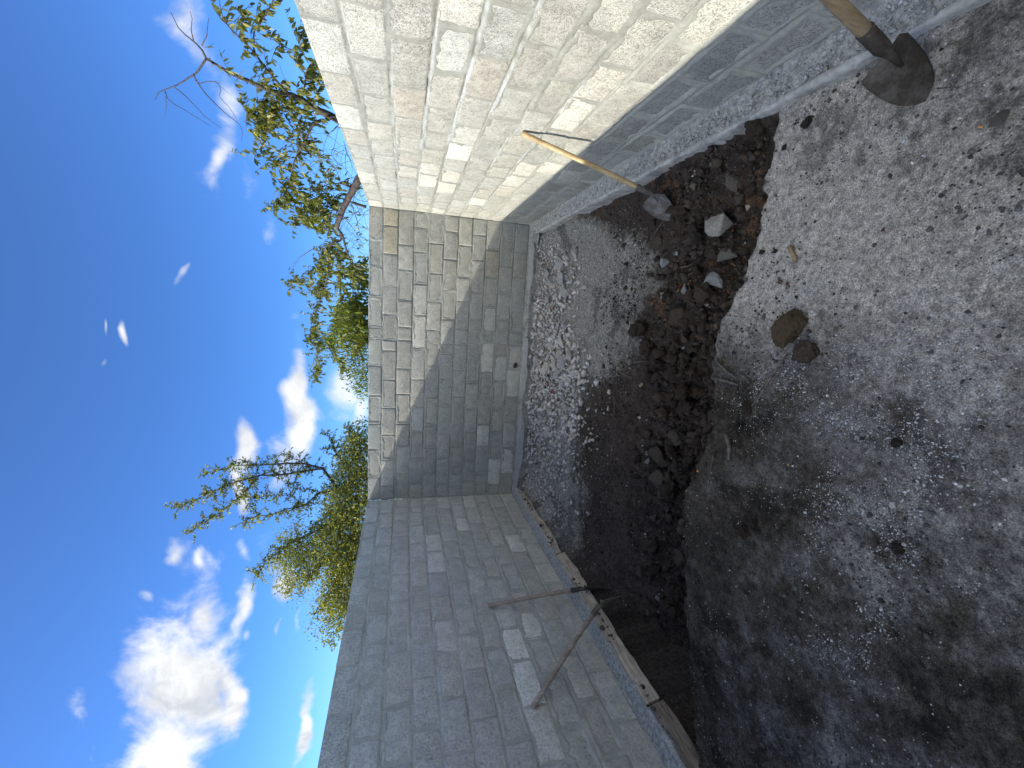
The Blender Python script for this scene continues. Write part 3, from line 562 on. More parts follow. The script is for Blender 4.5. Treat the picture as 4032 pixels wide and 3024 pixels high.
def soil_cols(X, Y, Z):
    e = edge_y(X)
    tt = Y - e
    n1 = fbm(X, Y, 2.2, 4, 61); n2 = fbm(X, Y, 9, 4, 62); n3 = fbm(X, Y, 28, 4, 63)
    # near slab of trodden dusty sand: tone table, wet stains, streaks
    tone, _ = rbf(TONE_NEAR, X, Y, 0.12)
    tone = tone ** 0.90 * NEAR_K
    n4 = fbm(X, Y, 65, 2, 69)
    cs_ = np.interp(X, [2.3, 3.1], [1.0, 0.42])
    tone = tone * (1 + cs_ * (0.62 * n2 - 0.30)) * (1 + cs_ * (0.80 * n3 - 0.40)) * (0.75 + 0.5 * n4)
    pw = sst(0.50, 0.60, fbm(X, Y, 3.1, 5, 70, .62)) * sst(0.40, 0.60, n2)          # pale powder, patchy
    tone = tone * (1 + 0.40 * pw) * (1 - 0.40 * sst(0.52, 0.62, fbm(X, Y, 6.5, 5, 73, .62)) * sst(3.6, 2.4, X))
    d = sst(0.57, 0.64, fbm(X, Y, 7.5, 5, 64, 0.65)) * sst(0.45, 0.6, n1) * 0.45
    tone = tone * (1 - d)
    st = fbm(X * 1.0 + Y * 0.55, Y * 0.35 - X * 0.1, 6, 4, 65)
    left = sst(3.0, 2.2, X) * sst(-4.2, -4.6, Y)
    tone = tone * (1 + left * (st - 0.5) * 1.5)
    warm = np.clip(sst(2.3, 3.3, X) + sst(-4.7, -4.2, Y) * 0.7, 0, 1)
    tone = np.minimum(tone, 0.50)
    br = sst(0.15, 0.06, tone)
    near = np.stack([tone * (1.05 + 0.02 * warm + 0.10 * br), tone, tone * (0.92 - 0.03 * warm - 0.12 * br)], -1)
    # dug soil
    sv = SOIL_K * (0.65 + 0.8 * n2) * (0.8 + 0.4 * n3)
    rust = sst(0.56, 0.66, fbm(X, Y, 4.2, 4, 66)) * sst(2.2, 3.4, X) * sst(0.45, 0.6, n3)
    soil = np.stack([sv * (1.22 + 1.6 * rust), sv * (0.97 + 0.65 * rust), sv * (0.80 + 0.1 * rust)], -1)
    # grey gravel at the back
    gx = np.array([g[0] for g in GREY_EDGE]); gy = np.array([g[1] for g in GREY_EDGE])
    ge = np.interp(X, gx, gy) + (n1 - 0.5) * 0.5 + (n2 - 0.5) * 0.25
    k = sst(-0.34, 0.22, Y - ge + (n3 - 0.5) * 0.25)
    gv = GRAVEL_K * (0.75 + 0.5 * n3)
    gv = gv * (1 - 0.55 * sst(.52, .66, fbm(X, Y, 4.5, 4, 68, .6)))
    grey = np.stack([gv * 1.02, gv * 1.0, gv * 0.88], -1)
    hole = sst(-0.12, -0.02, Y)
    far = soil * (1 - k[..., None]) + grey * k[..., None]
    kk = sst(-0.015, 0.03, tt - (fbm(X, Y, 16, 3, 67) - 0.5) * 0.08)[..., None]
    return near * (1 - kk) + far * kk

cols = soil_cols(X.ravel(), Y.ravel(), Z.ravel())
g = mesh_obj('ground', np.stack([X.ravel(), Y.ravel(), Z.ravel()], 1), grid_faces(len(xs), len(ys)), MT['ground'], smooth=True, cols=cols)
tag(g, 'trodden grey sandy ground with a dark dug trench across it', kind='structure')
# flat land outside the yard, one sheet with an opening where the yard lies
o_ = [(-700, -700), (700, -700), (700, 700), (-700, 700)]
i_ = [(-0.1, -9.15), (4.3, -9.15), (4.3, 0.1), (-0.1, 0.1)]
v = [(x, y, -0.12) for x, y in o_ + i_]
fs = [(0, 1, 5, 4), (1, 2, 6, 5), (2, 3, 7, 6), (3, 0, 4, 7)]
tag(mesh_obj('field', v, fs, MT['field']), 'flat bare land beyond the block walls', kind='structure')


# ================================================================ block walls
CZ = [0.0, 0.21, 0.42, 0.63, 0.83, 1.03, 1.235, 1.44, 1.64, 1.85, 2.05, 2.24]

def block_mesh(seed, w=0.39, h=0.19, d=0.19, hole=None):
    """pressed concrete block, front face towards -Y at y=0, with worn arrises"""
    nx, nz = 11, 6
    r = random.Random(seed)
    V = []; F = []
    us = [-1, -0.965] + [-0.9 + 1.8 * i / (nx - 5) for i in range(nx - 4)] + [0.965, 1]
    vs = [-1, -0.93] + [-0.8 + 1.6 * i / (nz - 5) for i in range(nz - 4)] + [0.93, 1]
    for j, b in enumerate(vs):
        for i, a in enumerate(us):
            e = max(abs(a), abs(b))
            dep = 0.0
            if abs(a) == 1 or abs(b) == 1: dep = 0.008 + r.uniform(0, 0.006)
            elif abs(a) > .95 or abs(b) > .9: dep = 0.001 + r.uniform(0, 0.003)
            dep += r.uniform(-0.0009, 0.0009)
            if (abs(a) > .9 and abs(b) > .9 and r.random() < .25): dep += r.uniform(0.004, 0.012)
            x = a * w / 2; z = b * h / 2
            if abs(a) == 1: x += r.uniform(-0.003, 0.001) * a
            if abs(b) == 1: z += r.uniform(-0.003, 0.001) * b
            V.append((x, dep, z))
    n_x, n_z = len(us), len(vs)
    for j in range(n_z - 1):
        for i in range(n_x - 1):
            a = j * n_x + i
            F.append((a, a + 1, a + 1 + n_x, a + n_x))
    ring = [i for i in range(n_x)] + [j * n_x + n_x - 1 for j in range(1, n_z)] + [(n_z - 1) * n_x + i for i in range(n_x - 2, -1, -1)] + [j * n_x for j in range(n_z - 2, 0, -1)]
    base = len(V)
    for k in ring: V.append((V[k][0], d, V[k][2]))
    m = len(ring)
    for k in range(m):
        F.append((ring[k], base + k, base + (k + 1) % m, ring[(k + 1) % m]))
    F.append(tuple(base + k for k in range(m))[::-1])
    me = bpy.data.meshes.new('brick')
    me.from_pydata(V, [], F); me.update()
    me.polygons.foreach_set('use_smooth', np.array([len(p.vertices) == 4 for p in me.polygons]))
    me.materials.append(MT['block'])
    return me

BV = [block_mesh(100 + i) for i in range(12)]

def hole_block(w, h, d, cx, cz, r):
    V = []; F = []; n = 24
    out = []
    for k in range(n):
        a = 2 * math.pi * (k + .5) / n
        c, s = math.cos(a), math.sin(a)
        # ray from the hole centre to the block outline
        ts = []
        if c > 0: ts.append((w / 2 - cx) / c)
        if c < 0: ts.append((-w / 2 - cx) / c)
        if s > 0: ts.append((h / 2 - cz) / s)
        if s < 0: ts.append((-h / 2 - cz) / s)
        t_ = min(ts)
        out.append((cx + c * t_, cz + s * t_))
    corners = [(w/2, h/2), (-w/2, h/2), (-w/2, -h/2), (w/2, -h/2)]
    for c in corners:                                  # pull the nearest outline points into the corners
        k = min(range(n), key=lambda i: (out[i][0] - c[0]) ** 2 + (out[i][1] - c[1]) ** 2)
        out[k] = c
    for (x, z) in out: V.append((x, 0.002, z))
    for k in range(n):
        a = 2 * math.pi * (k + .5) / n; V.append((cx + math.cos(a) * r, 0.0, cz + math.sin(a) * r))
    for k in range(n):
        a = 2 * math.pi * (k + .5) / n; V.append((cx + math.cos(a) * r * .97, 0.17, cz + math.sin(a) * r * .97))
    for (x, z) in out: V.append((x, d, z))
    for k in range(n):
        j = (k + 1) % n
        F += [(k, n + k, n + j, j), (n + k, 2 * n + k, 2 * n + j, n + j), (j, 3 * n + j, 3 * n + k, k)]
    F.append(tuple(2 * n + k for k in range(n))); F.append(tuple(3 * n + k for k in range(n))[::-1])
    me = bpy.data.meshes.new('brick'); me.from_pydata(V, [], F); me.update(); me.materials.append(MT['block'])
    return me

def make_wall(label, origin, rotz, L, odd, even, tones, tone_sgn, seed, cover, s_fine, smears=(), hole=None, base=(0.40, 0.395, 0.37), wk=.62, mortar_f=1.0, plaster=0.0):
    """s runs along the wall (local +X), the yard face looks towards local -Y"""
    root = empty('block_wall', origin)
    root.rotation_euler = (0, 0, rotz)
    tag(root, label, 'wall')
    r = random.Random(seed)
    joints = []
    for c in range(11):
        base_j = odd if (10 - c) % 2 == 0 else even
        js = [0.0]
        for q in base_j:
            q2 = q + r.uniform(-0.018, 0.018) + (r.choice([0, 0, 0, .03, -.03]) if c < 9 else 0)
            if q2 > js[-1] + 0.10 and q2 < L - 0.06: js.append(q2)
        while js[-1] + 0.405 < L - 0.06: js.append(js[-1] + 0.405 + r.uniform(-0.012, 0.012))
        js.append(L)
        joints.append(js)
    # mortar sheet
    s = np.unique(np.concatenate([np.arange(0, min(s_fine, L), 0.0095), np.arange(min(s_fine, L), L, 0.05), [L]]))
    z = np.unique(np.concatenate([np.arange(0, HT - 0.006, 0.0095), [HT - 0.006]]))
    S, ZZ = np.meshgrid(s, z)
    ci = np.clip(np.searchsorted(CZ, ZZ.ravel(), side='right') - 1, 0, 10)
    Sf = S.ravel(); Zf = ZZ.ravel()
    wob = (fbm(Sf, Zf, 6, 3, seed + 3) - 0.5) * 0.022
    dz = np.minimum(np.abs(Zf - np.array(CZ)[ci] + wob), np.abs(np.array(CZ)[ci + 1] - Zf - wob))
    ds = np.zeros_like(Sf); bid = np.zeros_like(Sf)
    for c in range(11):
        mk = ci == c
        js = np.array(joints[c]); k = np.clip(np.searchsorted(js, Sf[mk], side='right') - 1, 0, len(js) - 2)
        ds[mk] = np.minimum(Sf[mk] - js[k], js[k + 1] - Sf[mk]); bid[mk] = c * 40 + k
    dist = np.minimum(dz, ds)
    cov = cover(Sf, Zf)
    nA = fbm(Sf, Zf, 17, 4, seed + 5, 0.6) - 0.5
    nB = fbm(Sf, Zf, 3.2, 3, seed + 6) - 0.5
    nC = fbm(Sf, Zf, 70, 2, seed + 8) - 0.5
    perb = vnoise(bid * 7.31, bid * 3.17, seed + 7) - 0.5
    wdt = 0.0235 + 0.016 * nB + cov * 0.5 + 0.010 * perb
    n = 0.0035 * (wdt - dist) / 0.012 + 0.0185 * nA + 0.0018 * nC
    n = np.minimum(n, 0.0042 + 0.004 * nA + cov * 0.05)
    n = np.where(dist < 0.011, n - 0.0085 * (1 - dist / 0.011) * (1 + 2.5 * np.clip(nB * 3, -0.3, 1)), n)
    crack = sst(0.60, 0.66, fbm(Sf, Zf, 3.7, 3, seed + 12)) * np.exp(-((dist - .013 - .006 * nB) / .0035) ** 2)
    n = n - 0.014 * crack
    n = np.maximum(n, -0.02)
    n[np.isclose(Sf, 0)] = -0.001
    P = np.stack([Sf, -n, Zf], 1)
    mt = MORTAR_K * mortar_f * base[0] * (0.86 + 0.3 * fbm(Sf, Zf, 4, 4, seed + 9)) * (0.9 + 0.2 * fbm(Sf, Zf, 22, 3, seed + 10))
    col = np.stack([mt, mt * base[1] / base[0] * 1.01, mt * base[2] / base[0] * 1.0], 1)
    col = col * (1 + plaster * sst(0.85, 0.25, Zf))[:, None]
    for (cz, s0, s1, amt) in smears:          # pale cement slurry left by the trowel along a bed joint
        cu = 1.44 if cz is None else cz
        w_ = np.exp(-((Zf - cu - 0.006 * np.sin(Sf * 3)) / 0.010) ** 2) * sst(s0 - .1, s0 + .1, Sf) * sst(s1 + .1, s1 - .1, Sf) * sst(0.35, 0.55, fbm(Sf, Zf, 6, 3, seed + 11)) * amt
        col = col * (1 - w_[:, None]) + np.array([0.50, 0.52, 0.53]) * w_[:, None]
    F = grid_faces(len(s), len(z))
    if hole:
        cx_, cz_, rr = hole
        ctr = P[F].mean(1)
        F = F[((ctr[:, 0] - cx_) ** 2 + (ctr[:, 2] - cz_) ** 2) > (rr + 0.006) ** 2]
    m = mesh_obj('mortar', P, F, MT['mortar'], root, True, col)
    # back sheet and top bedding so that no light passes between the blocks
    tc_ = MB()
    tc_.add(([(0, .182, 0), (L, .182, 0), (L, .182, HT - .01), (0, .182, HT - .01)], [(0, 1, 2, 3)]))
    tc_.add(([(0, .002, HT - .012), (L, .002, HT - .012), (L, .182, HT - .012), (0, .182, HT - .012)], [(0, 1, 2, 3)]))
    bk = tc_.build('mortar', MT['rough_concrete'], root, False)
    n_b = 0
    for c in range(10, -1, -1):
        js = joints[c]
        for k in range(len(js) - 1):
            w = js[k + 1] - js[k] - 0.010; h = CZ[c + 1] - CZ[c] - 0.010
            cs = (js[k] + js[k + 1]) / 2; cz = (CZ[c] + CZ[c + 1]) / 2
            if hole and abs(cs - hole[0]) < w / 2 and abs(cz - hole[1]) < h / 2:
                o = bpy.data.objects.new('brick', hole_block(w, h, 0.188, hole[0] - cs, hole[1] - cz, hole[2]))
                o.location = (cs, -0.001, cz)
            else:
                o = bpy.data.objects.new('brick', r.choice(BV))
                o.scale = (w / 0.39 * r.choice([1, -1]), 1, h / 0.19)
                o.location = (cs, r.uniform(-0.0065, 0.003), cz + (r.uniform(-.004, .006) if c == 10 else 0))
                o.rotation_euler = (r.uniform(-.01, .01), r.uniform(-.008, .008), r.uniform(-.007, .007))
                if o.scale[0] < 0:
                    o.scale[0] *= -1
                    o.rotation_euler[1] += 0 
            f = r.uniform(0.86, 1.04) * (1 + (r.random() < .12) * .08)
            tint = (1, 1, 1)
            for (a, b_, v_) in tones:
                if abs(tone_sgn * a - cs) < (js[k + 1] - js[k]) / 2 and abs(b_ - cz) < (CZ[c + 1] - CZ[c]) / 2 + .01:
                    if v_ > 0: f = 1 + (v_ - 1) * wk
                    elif v_ == -1: f = .98; tint = (1.10, 1.0, .84)
                    else: f = .95; tint = (1.03, .985, .955)
            wj = 1 + r.uniform(-.02, .03)
            o.color = (base[0] * f * tint[0] * wj, base[1] * f * tint[1], base[2] * f * tint[2] / wj, 1)
            link(o, root); n_b += 1
    return root

def cov_back(s, z): return 0.0035 + 0.006 * sst(0.30, 0.0, z) - 0.003 * sst(1.5, 2.2, z)
def cov_right(s, z): return 0.034 * sst(0.80, 0.22, z) + 0.001
def cov_left(s, z): return 0.016 * sst(1.6, 0.5, z) * sst(0.6, 2.2, s) + 0.004

wb = make_wall('grey concrete block wall at the far end with a round drain hole low down', (0, 0, 0), 0, W,
     [.38, .80, 1.2, 1.62, 2.03, 2.44, 2.60, 2.99, 3.40, 3.78], [.2, .62, 1.03, 1.43, 1.84, 2.26, 2.42, 2.78, 3.19, 3.61, 3.97],
     TONE_BACK, 1, 40, cov_back, 9, [(1.235, 2.0, 3.6, .5), (0.83, .5, 2.4, .4), (0.21, .4, 2.0, .3)], hole=(2.11, 0.075, 0.044), base=(0.43, 0.425, 0.37), mortar_f=1.24)
wr = make_wall('sunlit block wall on the right, its foot in shadow', (W, 0, 0), -math.pi / 2, 9.2,
     [.33, .72, 1.11, 1.52, 1.93, 2.25, 2.60, 2.98, 3.38, 3.82], [.15, .5, .93, 1.32, 1.72, 2.1, 2.44, 2.78, 3.18, 3.60, 4.03],
     TONE_RIGHT, -1, 57, cov_right, 4.9, [(1.44, 2.6, 4.6, .8), (1.235, 3.2, 4.8, .7), (1.64, 1.0, 4.0, .6), (1.03, .5, 3.2, .5), (1.85, 1.5, 3.5, .4), (.83, .3, 3.8, .5)], base=(0.425, 0.42, 0.37), wk=.7, plaster=.55)
# the left wall faces the other way: its local X runs towards the far corner
rev = lambda lst, L: sorted(L - a for a in lst)
LL = 9.2
wl_ = make_wall('block wall on the left, wholly in shade', (0, -LL, 0), math.pi / 2, LL,
     rev([.26, .68, 1.07, 1.46, 1.89, 2.31, 2.64, 3.04, 3.46, 3.87, 4.28, 4.69, 5.1, 5.5, 5.9, 6.3, 6.7, 7.1, 7.5, 7.9, 8.3, 8.7], LL), rev([.45, .87, 1.26, 1.67, 2.1, 2.47, 2.84, 3.25, 3.66, 4.07, 4.48, 4.9, 5.3, 5.7, 6.1, 6.5, 6.9, 7.3, 7.7, 8.1, 8.5, 8.9], LL),
     [[LL + a, b, v] for a, b, v in TONE_LEFT], 1, 83, lambda s, z: cov_left(LL - s, z), 20, [(1.44, LL - 5, LL - 1.6, 1.0), (1.235, LL - 3.4, LL - 1.6, .5), (.83, LL - 3.2, LL - .9, .6), (.63, LL - 3.0, LL - 1.2, .6), (0.42, LL - 3.0, LL - 1.5, .45)], base=(0.64, 0.62, 0.54), mortar_f=1.10, wk=.48)

# a bent nail left in the top course of the far wall
mb = MB(); mb.add(tube([(3.795, -0.004, 2.155), (3.80, -0.02, 2.13), (3.803, -0.022, 2.06)], [.005, .004, .002], 6))
nl = mb.build('nail', MT['metal']); nl.color = (.7, .7, .7, 1); tag(nl, 'bent bright nail in the top course of the far wall', 'nail')


# ================================================================ footings
def strip_sheet(name, prof, s0, s1, ds, fn, m, parent, smooth=True, seed=0, amp=0.01, sc=25, along='y'):
    """profile (list of (x,z)) swept along y, roughened"""
    ss = np.arange(s0, s1, ds)
    prof = np.array(prof)
    # resample the profile
    seg = np.concatenate([[0], np.cumsum(np.hypot(*np.diff(prof, axis=0).T))])
    q = np.arange(0, seg[-1], ds); q = np.append(q, seg[-1])
    px_ = np.interp(q, seg, prof[:, 0]); pz_ = np.interp(q, seg, prof[:, 1])
    Q, S_ = np.meshgrid(q, ss)
    PX = np.tile(px_, (len(ss), 1)); PZ = np.tile(pz_, (len(ss), 1))
    nx_ = np.gradient(pz_); nz_ = -np.gradient(px_); ln = np.hypot(nx_, nz_) + 1e-9
    d = (fbm(Q, S_, sc, 4, seed, 0.6) - 0.5) * amp * 2 + fn(Q, S_)
    PX = PX + d * (nx_ / ln); PZ = PZ + d * (nz_ / ln)
    if along == 'y': P = np.stack([PX.ravel(), S_.ravel(), PZ.ravel()], 1)
    else: P = np.stack([S_.ravel(), PX.ravel(), PZ.ravel()], 1)
    return mesh_obj(name, P, grid_faces(len(q), len(ss)), m, parent, smooth)

zero = lambda q, s: 0
rf = tag(empty('footing', (W, -4, 0)), 'concrete footing ledge along the foot of the right wall with a smooth pale side', 'footing')
def P_(o, root):      # keep world coordinates under a moved parent
    o.location = -Vector(root.location); return o
tp = strip_sheet('ledge', [(W + 0.01, 0.012), (W - 0.03, 0.006), (W - .10, 0.0), (4.035, -0.008)], -9.1, 0.0, 0.010, lambda q, s: 0.012 * (fbm(q, s, 60, 2, 91) - 0.5) * sst(-2.0, -4.0, s), MT['rough_concrete'], rf, seed=71, amp=0.012, sc=22)
P_(tp, rf)
sf = strip_sheet('side_face', [(4.044, -0.002), (4.028, 0.0), (4.018, -0.012), (4.024, -0.2), (4.03, -0.5)], -9.1, 0.0, 0.014, lambda q, s: (fbm(q * 0.3, s, 3.5, 3, 92) - 0.5) * 0.03, MT['smooth_concrete'], rf, seed=72, amp=0.009, sc=11)
P_(sf, rf)
lf = tag(empty('footing', (0.08, -4, 0)), 'honeycombed gravelly concrete footing strip between left wall and board', 'footing')
tp = strip_sheet('ledge', [(0.175, -0.5), (0.172, -0.02), (0.155, -0.004), (0.08, 0.002), (-0.01, 0.004)], -9.1, 0.0, 0.010, lambda q, s: 0.016 * (fbm(q, s, 75, 2, 93) - 0.5) * sst(-1.2, -2.4, s), MT['rough_concrete'], lf, seed=73, amp=0.008, sc=24)
P_(tp, lf)
bf = tag(empty('footing', (2, -0.1, 0)), 'low mortar footing lip along the foot of the far wall', 'footing')
tp = strip_sheet('ledge', [(0.01, 0.004), (-0.04, -0.004), (-0.10, -0.012), (-0.13, -0.03), (-0.14, -0.35)], 0.0, W, 0.012, zero, MT['smooth_concrete'], bf, seed=74, amp=0.007, sc=18, along='x')
tp.data.materials[0] = mat('pale_mortar', simple_noise_mat((0.16, 0.155, 0.14), (0.40, 0.40, 0.37), 11, 0.9, 0.006))
P_(tp, bf)

# formwork boards on edge along the left footing
def board(y0, y1, ztop, zbot, x0, lean, label, m='board', seed=0):
    n = int((y1 - y0) / 0.03); nz = 8
    yy = np.linspace(y0, y1, n); zz = np.linspace(0, 1, nz)
    T_, U_ = np.meshgrid(yy, zz)
    bottom = zbot + (fbm(T_, T_ * 0, 5, 3, seed + 1) - 0.5) * 0.05
    top_ = ztop + (fbm(T_, T_ * 0, 4, 3, seed) - 0.5) * 0.012 - 0.022 * sst(.55, .75, fbm(T_, T_ * 0, 18, 3, seed + 4))
    zc = bottom + (top_ - bottom) * U_
    wv = (fbm(T_, U_ * 0, 1.2, 2, seed + 2) - 0.5) * 0.02 + (fbm(T_ * .3, U_ * 2, 6, 3, seed + 3) - .5) * .006
    xf = x0 + 0.026 + wv + lean * (1 - U_); xb = x0 + wv + lean * (1 - U_)
    A = np.stack([xf.ravel(), T_.ravel(), zc.ravel()], 1); B = np.stack([xb.ravel(), T_.ravel(), zc.ravel()], 1)
    F = grid_faces(n, nz); V = np.concatenate([A, B]); FF = [tuple(f) for f in F] + [tuple(int(i) + n * nz for i in f[::-1]) for f in F]
    o = n * nz
    for i in range(n - 1):
        t_ = (nz - 1) * n + i
        FF.append((t_, t_ + 1, t_ + 1 + o, t_ + o)); FF.append((i + o, i + 1 + o, i + 1, i))
    for j in range(nz - 1):
        a = j * n; FF.append((a, a + n, a + n + o, a + o)); a = j * n + n - 1; FF.append((a + o, a + n + o, a + n, a))
    b = mesh_obj('formwork_board', V, FF, MT[m], None, False)
    return tag(b, label, 'board')
board(-2.05, -0.42, -0.004, -0.08, 0.176, 0.02, 'weathered formwork board nearest the far wall, soil over its edge', seed=301)
board(-3.96, -2.08, 0.002, -0.10, 0.178, 0.03, 'pale formwork board behind the two shovels on the left', seed=311)
MT['board2'] = mat('brown_board', m_wood((0.15, 0.12, 0.09), (0.27, 0.22, 0.16), (45, 3, 45)))
board(-6.5, -3.99, -0.02, -0.12, 0.185, 0.03, 'brown dirty formwork board along the left footing at the near end of the trench', 'board2', seed=321)

# pebbles and mortar crumbs on the right footing ledge, soil on the left board
n = 5200
yy_ = rng.uniform(-5.4, -0.1, n); xx_ = rng.uniform(4.045, 4.185, n)
LEDGE_BITS = (xx_, yy_)

# polythene film hanging over the far footing lip
def film(x0, x1, y0, drop, seed, label):
    n = int((x1 - x0) / 0.02); q = np.linspace(0, 1, 14)
    xx = np.linspace(x0, x1, n); Q, S_ = np.meshgrid(q, xx)
    edge = drop * (0.55 + 0.9 * (fbm(S_, S_ * 0, 3.0, 3, seed) ** 1.3)) * np.sin(np.clip((S_ - x0) / (x1 - x0), .03, .97) * math.pi) ** .35
    yy = -0.085 - Q * (0.075 + (fbm(S_, Q, 5, 3, seed + 1) - .5) * 0.05) - edge * Q * y0
    zz = 0.006 - sst(0.25, 1, Q) * edge + (fbm(S_, Q * 2, 9, 3, seed + 2) - 0.5) * 0.02
    o = mesh_obj('plastic_sheet', np.stack([S_.ravel(), yy.ravel(), zz.ravel()], 1), grid_faces(len(q), n), MT['film'], None, True)
    return tag(o, label, 'plastic sheet')
film(1.62, 2.55, 0.35, 0.085, 402, 'crumpled clear plastic sheet under the drain hole of the far wall')
film(0.12, 1.35, 0.45, 0.095, 431, 'torn clear plastic sheet at the left end of the far wall')
film(3.25, 3.95, 0.2, 0.06, 452, 'scrap of clear plastic sheet in the far right corner')


# ================================================================ loose stuff
def hull_stone(seed, n=13, sq=(1, .8, .6), smooth_it=0, rough_=0.0):
    r = random.Random(seed)
    bm = bmesh.new()
    for i in range(n):
        d = Vector((r.gauss(0, 1), r.gauss(0, 1), r.gauss(0, 1))).normalized() * r.uniform(.75, 1.1)
        bm.verts.new((d.x * sq[0] * .5, d.y * sq[1] * .5, d.z * sq[2] * .5))
    res = bmesh.ops.convex_hull(bm, input=bm.verts)
    bmesh.ops.delete(bm, geom=[v for v in bm.verts if not v.link_faces], context='VERTS')
    bmesh.ops.triangulate(bm, faces=bm.faces)
    return bm

def clod_bm(seed, sub=3, sq=(1, .85, .7), amp=.28, sc=2.2):
    from mathutils import noise as mn
    bm = bmesh.new()
    bmesh.ops.create_icosphere(bm, subdivisions=sub, radius=0.5)
    off = Vector((seed * 3.7, seed * 1.3, -seed * 2.1))
    for v in bm.verts:
        n = mn.fractal(v.co * sc + off, 1.0, 2.0, 4, noise_basis='PERLIN_ORIGINAL')
        n2 = mn.noise(v.co * 9 + off)
        v.co = v.co * (1 + n * amp + n2 * amp * .22)
        v.co.x *= sq[0]; v.co.y *= sq[1]; v.co.z *= sq[2]
    return bm

def bm_mesh(bm, name, m, smooth=False):
    me = bpy.data.meshes.new(name); bm.to_mesh(me); bm.free(); me.materials.append(m)
    if smooth: me.polygons.foreach_set('use_smooth', np.ones(len(me.polygons), dtype=bool))
    return me

def tri_arrays(bm):
    bmesh.ops.triangulate(bm, faces=bm.faces)
    bm.verts.index_update()
    v = np.array([x.co[:] for x in bm.verts]); f = np.array([[a.index for a in q.verts] for q in bm.faces]); bm.free()
    return v, f

HV = [tri_arrays(hull_stone(500 + i, 10 + i % 4, (1, .75 + .05 * (i % 4), .5 + .06 * (i % 5)))) for i in range(12)]
CV = [tri_arrays(clod_bm(700 + i, 2 if i % 2 else 1, (1, .85, .7), .75, 2.6)) for i in range(8)] + [tri_arrays(hull_stone(560 + i, 11, (1, .8, .6))) for i in range(5)]

CVB = [tri_arrays(clod_bm(740 + i, 3, (1, .8, .65), .8, 2.4)) for i in range(6)] + [tri_arrays(hull_stone(580 + i, 15, (1, .8, .6))) for i in range(5)]

def rand_rot(n, flat=0.5):
    a = rng.uniform(0, 2 * np.pi, n); ax = rng.normal(0, flat, n); ay = rng.normal(0, flat, n)
    ca, sa = np.cos(a), np.sin(a)
    Rz = np.zeros((n, 3, 3)); Rz[:, 0, 0] = ca; Rz[:, 0, 1] = -sa; Rz[:, 1, 0] = sa; Rz[:, 1, 1] = ca; Rz[:, 2, 2] = 1
    Rx = np.zeros((n, 3, 3)); Rx[:, 0, 0] = 1; Rx[:, 1, 1] = np.cos(ax); Rx[:, 1, 2] = -np.sin(ax); Rx[:, 2, 1] = np.sin(ax); Rx[:, 2, 2] = np.cos(ax)
    Ry = np.zeros((n, 3, 3)); Ry[:, 1, 1] = 1; Ry[:, 0, 0] = np.cos(ay); Ry[:, 0, 2] = np.sin(ay); Ry[:, 2, 0] = -np.sin(ay); Ry[:, 2, 2] = np.cos(ay)
    return Rx @ Ry @ Rz

def gz_arr(x, y):
    i = np.clip(np.searchsorted(xs, x), 1, len(xs) - 1); j = np.clip(np.searchsorted(ys, y), 1, len(ys) - 1)
    return Z[j, i]

def scatter(name, x, y, size, col, variants, label, sink=0.15, flat=0.5, zadd=None, smooth=False):
    n = len(x)
    z = gz_arr(x, y) + size * (0.5 * 0.6 - sink)
    if zadd is not None: z = z + zadd
    Rm = rand_rot(n, flat)
    which = rng.integers(0, len(variants), n)
    Vs = []; Fs = []; Cs = []; off = 0
    for k, (v, f) in enumerate(variants):
        idx = np.nonzero(which == k)[0]
        if not len(idx): continue
        P = np.einsum('nij,vj->nvi', Rm[idx], v) * size[idx, None, None] + np.stack([x[idx], y[idx], z[idx]], 1)[:, None, :]
        Vs.append(P.reshape(-1, 3))
        Fs.append((f[None] + (np.arange(len(idx)) * len(v))[:, None, None]).reshape(-1, 3) + off)
        Cs.append(np.repeat(col[idx], len(v), axis=0))
        off += len(idx) * len(v)
    o = mesh_obj(name, np.concatenate(Vs), np.concatenate(Fs), MT['tone'], None, smooth, np.concatenate(Cs))
    return tag(o, label, None, None, 'stuff')

def greys(n, lo, hi, warm=0.0):
    v = rng.uniform(lo, hi, n); w = rng.normal(0, 0.03, n) + warm
    return np.stack([v * (1 + w), v, v * (1 - w * 1.2)], 1)

def scatter_at(name, x, y, z, size, col, variants, label, flat=.8):
    global gz_arr
    keep_ = gz_arr; gz_arr = lambda a, b: z
    o = scatter(name, x, y, size, col, variants, label, .15, flat); gz_arr = keep_
    return o
xx_, yy_ = LEDGE_BITS
kp = rng.uniform(0, 1, len(xx_)) < np.interp(yy_, [-5, -3.5, -2, 0], [1, .8, .35, .2])
xx_, yy_ = xx_[kp], yy_[kp]
scatter_at('ledge_gravel', xx_, yy_, np.zeros(len(xx_)) + .002, np.clip(rng.lognormal(np.log(.010), .5, len(xx_)), .004, .034), greys(len(xx_), .22, .52, .02), HV[:4], 'loose gravel and mortar crumbs on the right footing ledge')
n = 330
yy_ = rng.uniform(-4.4, -0.4, n); cl_ = fbm(yy_, yy_ * 0, 3.5, 3, 88); yy_ = yy_[cl_ > .5]; n = len(yy_)
scatter_at('board_soil', rng.normal(.205, .02, n), yy_, np.full(n, -.012) - rng.uniform(0, .05, n), np.clip(rng.lognormal(np.log(.016), .5, n), .006, .05), greys(n, .03, .08, .15), CV, 'soil crumbs stuck on the formwork boards')
BROWN = lambda c_: c_ * np.array([1.10, 0.93, 0.80])
gx = np.array([q[0] for q in GREY_EDGE]); gy = np.array([q[1] for q in GREY_EDGE])
tx = np.array([q[0] for q in STRIP_EDGE]); ty = np.array([q[1] for q in STRIP_EDGE])

